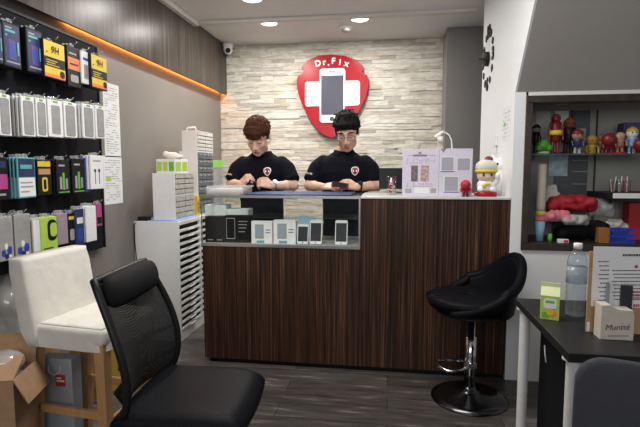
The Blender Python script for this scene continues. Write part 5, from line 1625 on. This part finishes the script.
# grey chair back in the right foreground
c = cam_to_world(688, 1.26, 0)
t = thing('fabric_chair', 'grey fabric chair with a rounded back, in front of the black desk', 'chair', (c.x, c.y + .12, 0), R(-20))
zt_ = 1.32 - (360 - 168) * 1.26 / 480 
print('fabric chair', c, zt_)
a = MB()
bw = .40
a.prism([(x, y) for x, y in rrect(bw, .40, .075, 8)], Matrix.Translation((0, -.235, zt_ - .20)) @ FRONT, .05, bev=.018, smooth=True)
a.build('backrest', M['grey_fabric'], t, local=True, sub=1)
a = MB(); a.box((-.19, -.20, .43), (.19, .22, .50), .03, seg=4, smooth=True); a.build('seat', M['grey_fabric'], t, local=True)
a = MB(); a.tube([(0, -.05, .41), (0, -.24, .41), (0, -.27, .46), (0, -.262, zt_ - .2)], .018, 10); a.build('back_post', M['black'], t, local=True)
a = MB(); a.cyl((0, .02, .09), (0, .02, .43), .027, n=18); a.build('gas_column', M['black'], t, local=True)
for k in range(5):
    an = R(10 + 72 * k); dv = Vector((math.cos(an), math.sin(an), 0)); b0 = Vector((0, .02, 0))
    a = MB(); a.tube([b0 + dv * .02 + Vector((0, 0, .10)), b0 + dv * .27 + Vector((0, 0, .07))], [.026, .016], 10); lg = a.build('base_arm', M['black'], t, local=True)
    a = MB(); a.sph(b0 + dv * .27 + Vector((0, 0, .0275)), (.027, .027, .0275), u=14, w=10); a.build('caster', M['black'], lg, local=True)

# ================================================================== CLOCK WALL
ccy = aX(488.5, 59, XR)
t = thing('wall_clock', 'black stick-on wall clock of loose numerals on the white right wall', 'clock', (XR, ccy.y, ccy.z))
a = MB(); a.cyl((XR, ccy.y, ccy.z), (XR - .03, ccy.y, ccy.z), .055, .052, 28); a.build('movement', M['black'], t)
a = MB(); a.cbox((XR - .034, ccy.y + .03, ccy.z + .06), (.003, .014, .20), .001, rot=(R(-18), 0, 0)); a.cbox((XR - .037, ccy.y - .06, ccy.z + .0), (.003, .17, .012), .001, rot=(R(-8), 0, 0)); a.cyl((XR - .03, ccy.y, ccy.z), (XR - .07, ccy.y, ccy.z), .005, n=10); a.build('hands', M['black'], t)
rad_ = abs(aX(487.5, 35, XR).z - ccy.z) * 1.0
for k in range(12):
    an = R(90 - 30 * k)
    yy, zz = ccy.y - math.cos(an) * rad_ * .92, ccy.z + math.sin(an) * rad_
    a = MB()
    if k % 3 == 0:
        vs, fs = text(str(k or 12), .13, .004, bold=.004)
        a.add(vs, fs, 0, False, Matrix.Translation((XR - .005, yy, zz)) @ LEFTF)
    else:
        a.cbox((XR - .004, yy, zz), (.008, .045, .045), .004, rot=(an, 0, 0))
    a.build('numeral', M['black'], t)
# small printed notice
A, B = aX(502.5, 122, XR), aX(511, 122, XR)
zt, zb = aX(507, 107, XR).z, aX(507, 140, XR).z
t = thing('wall_notice', 'small white notice with handwritten lines on the white right wall under the clock', 'notice', (XR, (A.y + B.y) / 2, zb))
a = MB(); a.box((XR - .0015, B.y, zb), (XR - .0003, A.y, zt)); a.build('sheet', M['paper'], t)
rn = random.Random(4)
for i in range(5):
    a = MB()
    for j in range(7):
        yy = B.y + (A.y - B.y) * (.12 + .17 * i); zz = zb + (zt - zb) * (.10 + .12 * j)
        if rn.random() < .8: a.box((XR - .002, yy, zz), (XR - .0015, yy + rn.uniform(.008, .02), zz + .0035)); a.box((XR - .002, yy + .004, zz - .006), (XR - .0015, yy + .008, zz + rn.uniform(.004, .012)))
    a.build('written_column', M['grey_ink'], t)
a = MB(); yy = (A.y + B.y) / 2; a.box((XR - .0022, yy + .02, zb + (zt - zb) * .42), (XR - .0015, yy + .06, zb + (zt - zb) * .55)); a.build('green_mark', M['green'], t)
p = aX(497, 146, XR)
a = MB(); zz = aX(497, 168, XR).z; a.tube([(XR - .006, p.y, p.z + .03), (XR - .006, p.y, p.z), (XR - .006, p.y, zz)], .004, 8); a.cbox((XR - .008, p.y, p.z + .035), (.015, .05, .07), .004)
tag(a.build('wall_hook', M['white_plastic']), 'white stick-on hook with a hanging cord on the white right wall', 'hook')
# ================================================================== NICHE CONTENTS
NB = NZ0 + .0124
q = aY(560, 153.5, YN + .02)
SZN = q.z
t = thing('glass_shelf', 'green-edged glass shelf across the wall niche, carrying toy figures', 'shelf', (NX0 + .6, YN + .2, SZN - .01))
a = MB(); a.box((NX0 + .0125, YN + .02, SZN - .010), (NX1 - .0125, NY - .03, SZN)); a.build('pane', M['glass_green'], t)
a = MB()
for x_ in (NX0 + .02, NX1 - .04): a.box((x_, YN + .06, SZN - .02), (x_ + .018, YN + .08, SZN - .010)); a.box((x_, NY - .08, SZN - .02), (x_ + .018, NY - .06, SZN - .010))
a.build('shelf_pin', M['steel'], t)
# sliding door and posters at the rear of the niche
ry = NY - .004
def rear(name, mt, x0, y0, x1, y1, d=.004, parent=None, yy=None):
    yy = ry if yy is None else yy
    A, B = aY(x0, y1, yy), aY(x1, y0, yy)
    a = MB(); a.box((A.x, yy - d, max(A.z, NB)), (B.x, yy, min(B.z, NZ1 - .045)), .0005); return a.build(name, mt, parent)
t = thing('framed_panel', 'grey glazed panel with a dark frame at the rear of the wall niche', 'panel', (aY(585, 200, ry).x, ry, NB))
rear('glazing', mat('smoked_glass', (.10, .105, .115), .25), 551, 100, 591, 238, .006, t)
rear('dark_post', M['frame_wood'], 590, 100, 598, 240, .020, t)
rear('dark_post', M['frame_wood'], 569.5, 100, 573.5, 153, .012, t)
for y_ in (171, 183.5, 160): rear('glazing_bar', M['grey_print'], 572, y_, 589, y_ + .9, .009, t)
t1 = rear('white_panel', mat('pale_panel', (.50, .50, .49), .6), 534, 100, 551, 160, .006)
tag(t1, 'pale upright panel at the rear left of the wall niche', 'panel')
o = rear('poster', M['paper'], 553, 107, 569, 152, .003, None, ry - .008); tag(o, 'white poster at the rear of the niche, behind the red toy figures', 'poster')
o = rear('poster', mat('pale_blue_poster', (.46, .56, .64), .6, noise_amt=.3, scale=25), 548, 156, 568, 176, .003, None, ry - .008); tag(o, 'pale blue poster under the glass shelf at the rear of the niche', 'poster')
# dolls on the shelf
D = lambda px, yy=YN + .13: Vector((aY(px, 153, yy).x, yy, SZN + .0003))
hgt = lambda px, yt, yy=YN + .13: aY(px, yt, yy).z - SZN
def dd(px, yt, wpx, body, head, label, yy=YN + .13, **k):
    h = hgt(px, yt, yy); w = wpx * (yy + .05) / F_PX
    return doll('toy_figure', label, tuple(D(px, yy)), h, w, body, head, **k)
sk = M['beige']
M['dred'] = mat('crimson_toy', (.20, .012, .016), .4)  # muted toy colours, darkened further for the dimness of the niche
M['rust'] = mat('rust_toy', (.20, .055, .02), .5)
M['skin_toy'] = mat('tan_toy', (.36, .19, .11), .5)
dd(535.5, 124, 9, M['black'], M['grey_ink'], 'dark toy figure at the far left end of the glass shelf', YN + .22, hat=M['black'])
p = D(543)
t = thing('toy_figure', 'squat bright green round toy on the glass shelf', 'toy figure', tuple(p))
a = MB(); a.lathe([(.03, 0), (.042, .008), (.03, .016)], n=20); a.build('base', M['beige'], t, local=True)
a = MB(); a.sph((0, 0, .050), (.044, .040, .036)); a.sph((-.03, -.02, .035), (.02, .02, .022)); a.sph((.03, -.02, .035), (.02, .02, .022)); a.sph((0, -.01, .075), (.026, .026, .018)); a.build('body', mat('bright_green', (.06, .30, .02), .4), t, local=True, remesh=.004, smooth=2)
dd(554.5, 113.5, 15, M['dred'], M['dred'], 'tall red toy figure with a gold torso band on the glass shelf', extra=mat('dark_red_b', (.22, .012, .014), .35), hat=M['rust'], headr=.27, eyes=False)
p = D(554.5); a = MB(); z_ = hgt(554.5, 113.5) * .50
a.lathe([(.040, z_ - .01), (.043, z_), (.040, z_ + .02)], c=(p.x, p.y, p.z), n=20); a.build('waist_band', M['yellow'], [o for o in COL.objects if o.get('label', '').startswith('tall red toy')][0])
dd(568, 117, 17, M['black'], M['rust'], 'tall black toy figure with orange-brown hair on the glass shelf', YN + .17, hat=mat('rust_hair', (.30, .09, .03), .6), headr=.30)
dd(577, 128.5, 12, M['navy_print'], M['skin_toy'], 'small toy figure in blue with a dark red hat on the glass shelf', YN + .09, extra=M['grey_print'], hat=M['dred'])
A, B = aY(571, 153, YN + .24), aY(587, 128, YN + .24)
a = MB(); a.box((A.x, YN + .25, SZN + .0003), (B.x, YN + .31, B.z), .002)
tag(a.build('clear_box', M['plastic_film']), 'clear plastic display box behind the small blue toy figure', 'box')
dd(591.5, 135, 13, mat('mustard', (.38, .24, .03), .5), mat('ochre', (.30, .19, .03), .5), 'yellow toy figure on the glass shelf', legs=False, headr=.40)
dd(600.5, 134, 9, M['carton'], mat('brown_toy', (.25, .10, .05), .5), 'brown toy figure between the yellow and the round-headed red one', YN + .18)
dd(608.5, 133, 14, M['dred'], M['dred'], 'red toy figure with a large round head on the glass shelf', headr=.44)
dd(619.5, 132, 12, M['skin_toy'], mat('sand_toy', (.48, .31, .19), .5), 'sand coloured toy figure standing on a red base', basecol='red', headr=.34)
A, B = aY(624, 153, YN + .20), aY(645, 122, YN + .20)
t = thing('toy_box', 'dark blue printed toy carton at the right end of the glass shelf', 'box', ((A.x + B.x) / 2, YN + .25, SZN))
a = MB(); a.box((A.x, YN + .22, SZN + .0003), (B.x, YN + .31, B.z), .002); a.build('carton', mat('indigo_card', (.05, .05, .13), .4), t)
a = MB(); A2, B2 = aY(627, 134, YN + .22), aY(640, 124, YN + .22); a.box((A2.x, YN + .2192, A2.z), (B2.x, YN + .22, B2.z)); a.build('printed_panel', M['purple'], t)
dd(631, 126, 12, mat('pale_blue_toy', (.30, .45, .65), .4), M['paper'], 'white-headed toy figure before the dark blue toy carton', YN + .15, hat=M['yellow'])
dd(640, 138, 14, M['dred'], M['dred'], 'red toy cut by the right edge on the glass shelf', YN + .12, legs=False)

# lower half of the niche
def nz(px, py, yy): return aY(px, py, yy)
p = nz(539, 236, YN + .13)
t = thing('paper_cup', 'pale blue cup with a pink rim in the lower left of the niche', 'cup', (p.x, YN + .12, NB))
h = nz(539, 216, YN + .12).z - NB
a = MB(); a.lathe([(.022, 0), (.031, h * .8), (.029, h * .8), (.021, .004)], n=24); a.build('cup_body', mat('pale_blue_cup', (.30, .50, .68), .5), t, local=True)
a = MB(); a.lathe([(.031, h * .8), (.033, h * .86), (.033, h * .97), (.028, h)], n=24); a.build('lid', M['pink'], t, local=True)
h0 = NB + h + .0004
h1 = nz(539, 164, YN + .12).z - h0
t = thing('roll_tube', 'white upright roll tube with a yellow end, standing on the pale blue cup', 'tube', (p.x, YN + .12, h0))
a = MB(); a.lathe([(.026, .03), (.027, .06), (.027, h1 - .01), (.022, h1)], n=24); a.build('tube', M['beige'], t, local=True)
a = MB(); a.lathe([(.030, 0), (.030, .03), (.026, .032)], n=24); a.build('end_cap', M['yellow'], t, local=True)
def heap(name, label, cat, px, y0, y1, wpx, yy, mt, dy=.09, seed=1, n=14, zb=None, rm=.008, flat=.5):
    c = nz(px, (y0 + y1) / 2, yy); zb = NB if zb is None else zb
    zt_ = nz(px, y0, yy).z; hw = wpx / 2 * (yy + .08) / F_PX
    rn = random.Random(seed); a = MB()
    for i in range(n):
        x = c.x + rn.uniform(-.78, .78) * hw
        rz_ = (zt_ - zb) / 2
        z_ = zb + rz_ * (1 + rn.uniform(-.45, .45))
        a.sph((x, yy + rn.uniform(-.5, .5) * dy, z_), (hw * rn.uniform(.22, .42), dy * rn.uniform(.35, .6), max(.008, rz_ * rn.uniform(.4, .6))), rot=(0, rn.uniform(-.5, .5), rn.uniform(0, 3)), u=12, w=8)
    for i in range(5): a.sph((c.x + (i - 2) * hw * .38, yy, zb + (zt_ - zb) * (.35 if i in (0, 4) else .5)), (hw * .28, dy * .6, (zt_ - zb) * (.33 if i in (0, 4) else .48)), u=12, w=8)
    o = a.build(name, mt, remesh=rm, smooth=3)
    return tag(o, label, cat)
zz = lambda py, yy: nz(580, py, yy).z
heap('black_bag', 'black soft bag filling the lower niche under the red bundle', 'bag', 582, 219, 243, 48, YN + .17, M['black_matte'], .10, 3)
heap('cloth', 'pink folded cloth on the black bag in the niche', 'cloth', 557, 209, 224, 24, YN + .11, M['pink'], .06, 4, zb=zz(223, YN + .11))
heap('cloth', 'grey crumpled cloth under the pink one in the niche', 'cloth', 576, 214, 227, 22, YN + .09, M['grey_print'], .05, 5, zb=zz(226, YN + .09))
heap('red_bundle', 'bright red folded jacket on the heap in the niche', 'clothing', 571, 193.5, 214, 44, YN + .19, mat('red_cloth', (.36, .012, .02), .7, bump=.3, bscale=25), .09, 6, zb=zz(213, YN + .19))
heap('plush', 'white fluffy bag left of the red jacket in the niche', 'bag', 551, 183, 210, 17, YN + .25, M['cloth_white'], .05, 7, zb=zz(210, YN + .25))
heap('plastic_bag', 'crumpled clear plastic bag right of the red jacket in the niche', 'bag', 601, 197, 217, 22, YN + .20, M['plastic_film'], .07, 8, zb=zz(217, YN + .2))
heap('plastic_bag', 'white plastic bag above the blue basket in the niche', 'bag', 614, 218, 231, 24, YN + .24, M['cloth_white'], .05, 9, zb=zz(231, YN + .24))
a = MB(); p = nz(549.5, 236, YN + .10); a.lathe([(.012, 0), (.014, .02), (.012, .045), (.006, .05)], c=(p.x, YN + .09, NB), n=16)
tag(a.build('green_bottle', M['green']), 'tiny green bottle beside the pale blue cup in the niche', 'bottle')
p = nz(562, 240, YN + .06)
t = thing('small_carton', 'tiny white and red carton lying at the front of the niche', 'box', (p.x, YN + .045, NB))
a = MB(); a.box((-.03, -.015, 0), (.03, .015, .022), .002); a.build('carton', M['paper'], t, local=True)
a = MB(); a.box((0, -.0156, .003), (.026, -.015, .018)); a.build('printed_panel', M['red_print'], t, local=True)
A, B = nz(597.5, 241, YN + .08), nz(609, 228, YN + .08)
a = MB(); a.box((A.x, YN + .06, NB), (B.x, YN + .12, B.z), .002)
tag(a.build('brown_box', mat('orange_brown_card', (.32, .13, .03), .6)), 'small orange-brown box left of the blue basket in the niche', 'box')
# blue basket
A, B = nz(609.5, 242, YN + .05), nz(636, 230, YN + .05)
t = thing('basket', 'bright blue open-weave plastic basket at the front of the niche', 'basket', ((A.x + B.x) / 2, YN + .10, NB))
x0, x1, y0, y1, z1 = A.x, B.x, YN + .05, YN + .17, B.z
bb = mat('blue_plastic', (.02, .05, .38), .4)
a = MB(); a.box((x0, y0, NB), (x1, y1, NB + .004))
for zb_ in (NB + .004, (NB + z1) / 2 - .003, z1 - .010):
    a.box((x0, y0, zb_), (x1, y0 + .003, zb_ + .009)); a.box((x0, y1 - .003, zb_), (x1, y1, zb_ + .009)); a.box((x0, y0 + .003, zb_), (x0 + .003, y1 - .003, zb_ + .009)); a.box((x1 - .003, y0 + .003, zb_), (x1, y1 - .003, zb_ + .009))
for i in range(13):
    x = x0 + (x1 - x0 - .005) * i / 12; a.box((x, y0 + .0005, NB + .004), (x + .005, y0 + .0025, z1 - .002)); a.box((x, y1 - .0025, NB + .004), (x + .005, y1 - .0005, z1 - .002))
a.build('basket_weave', bb, t)
# upper ledge with glasses, red carton
A, B = nz(608, 199, YN + .08), nz(660, 193.5, YN + .08)
t = thing('small_shelf', 'short dark shelf with a white front edge at the right of the niche', 'shelf', ((A.x + B.x) / 2, YN + .2, A.z))
a = MB(); a.box((A.x, YN + .09, A.z), (NX1 - .0125, NY - .012, B.z), .001); a.build('board', M['black'], t)
a = MB(); a.box((A.x + .03, YN + .086, A.z + .004), (NX1 - .0125, YN + .09, B.z), .001); a.build('front_edge', M['white_plastic'], t)
a = MB(); a.add([(A.x, YN + .12, A.z), (A.x, YN + .14, A.z), (A.x + .04, YN + .14, A.z), (A.x + .04, YN + .12, A.z), (A.x + .03, YN + .12, A.z - .03), (A.x + .03, YN + .14, A.z - .03), (A.x + .04, YN + .14, A.z - .03), (A.x + .04, YN + .12, A.z - .03)], [(0, 1, 2, 3), (7, 6, 5, 4), (0, 4, 5, 1), (1, 5, 6, 2), (2, 6, 7, 3), (3, 7, 4, 0)], 0, False); a.build('bracket', M['black'], t)
gt = None
for i, px in enumerate((612.5, 619.5, 626.5)):
    p = nz(px, 193, YN + .16)
    lab = 'clear glass of pink straws on the short shelf, %s of three' % ('left', 'middle', 'right')[i]
    if gt is None:
        gt = thing('straw_glass', lab, 'glass', (p.x, YN + .16, B.z + .0004), 0, 'glasses of straws on the short shelf')
        a = MB(); a.lathe([(.018, 0), (.023, .075), (.0215, .075), (.0165, .004)], n=20); a.build('glass_wall', M['acrylic'], gt, local=True)
        for k in range(4):
            a = MB(); an = k * 1.57; a.cyl((.006 * math.cos(an), .006 * math.sin(an), .004), (.016 * math.cos(an), .014 * math.sin(an), .10 - .01 * k), .003, n=8); a.build('straw', M['pink'] if k % 2 else M['sign_white'], gt, local=True)
    else: dup(gt, (p.x, YN + .16, B.z + .0004), .6 * i, lab)
A, B = nz(629, 229, YN + .22), nz(650, 203, YN + .22)
a = MB(); a.box((A.x, YN + .23, NB), (B.x, YN + .32, B.z), .002)
tag(a.build('red_carton', M['red_print']), 'tall red carton under the short shelf at the right of the niche', 'box')
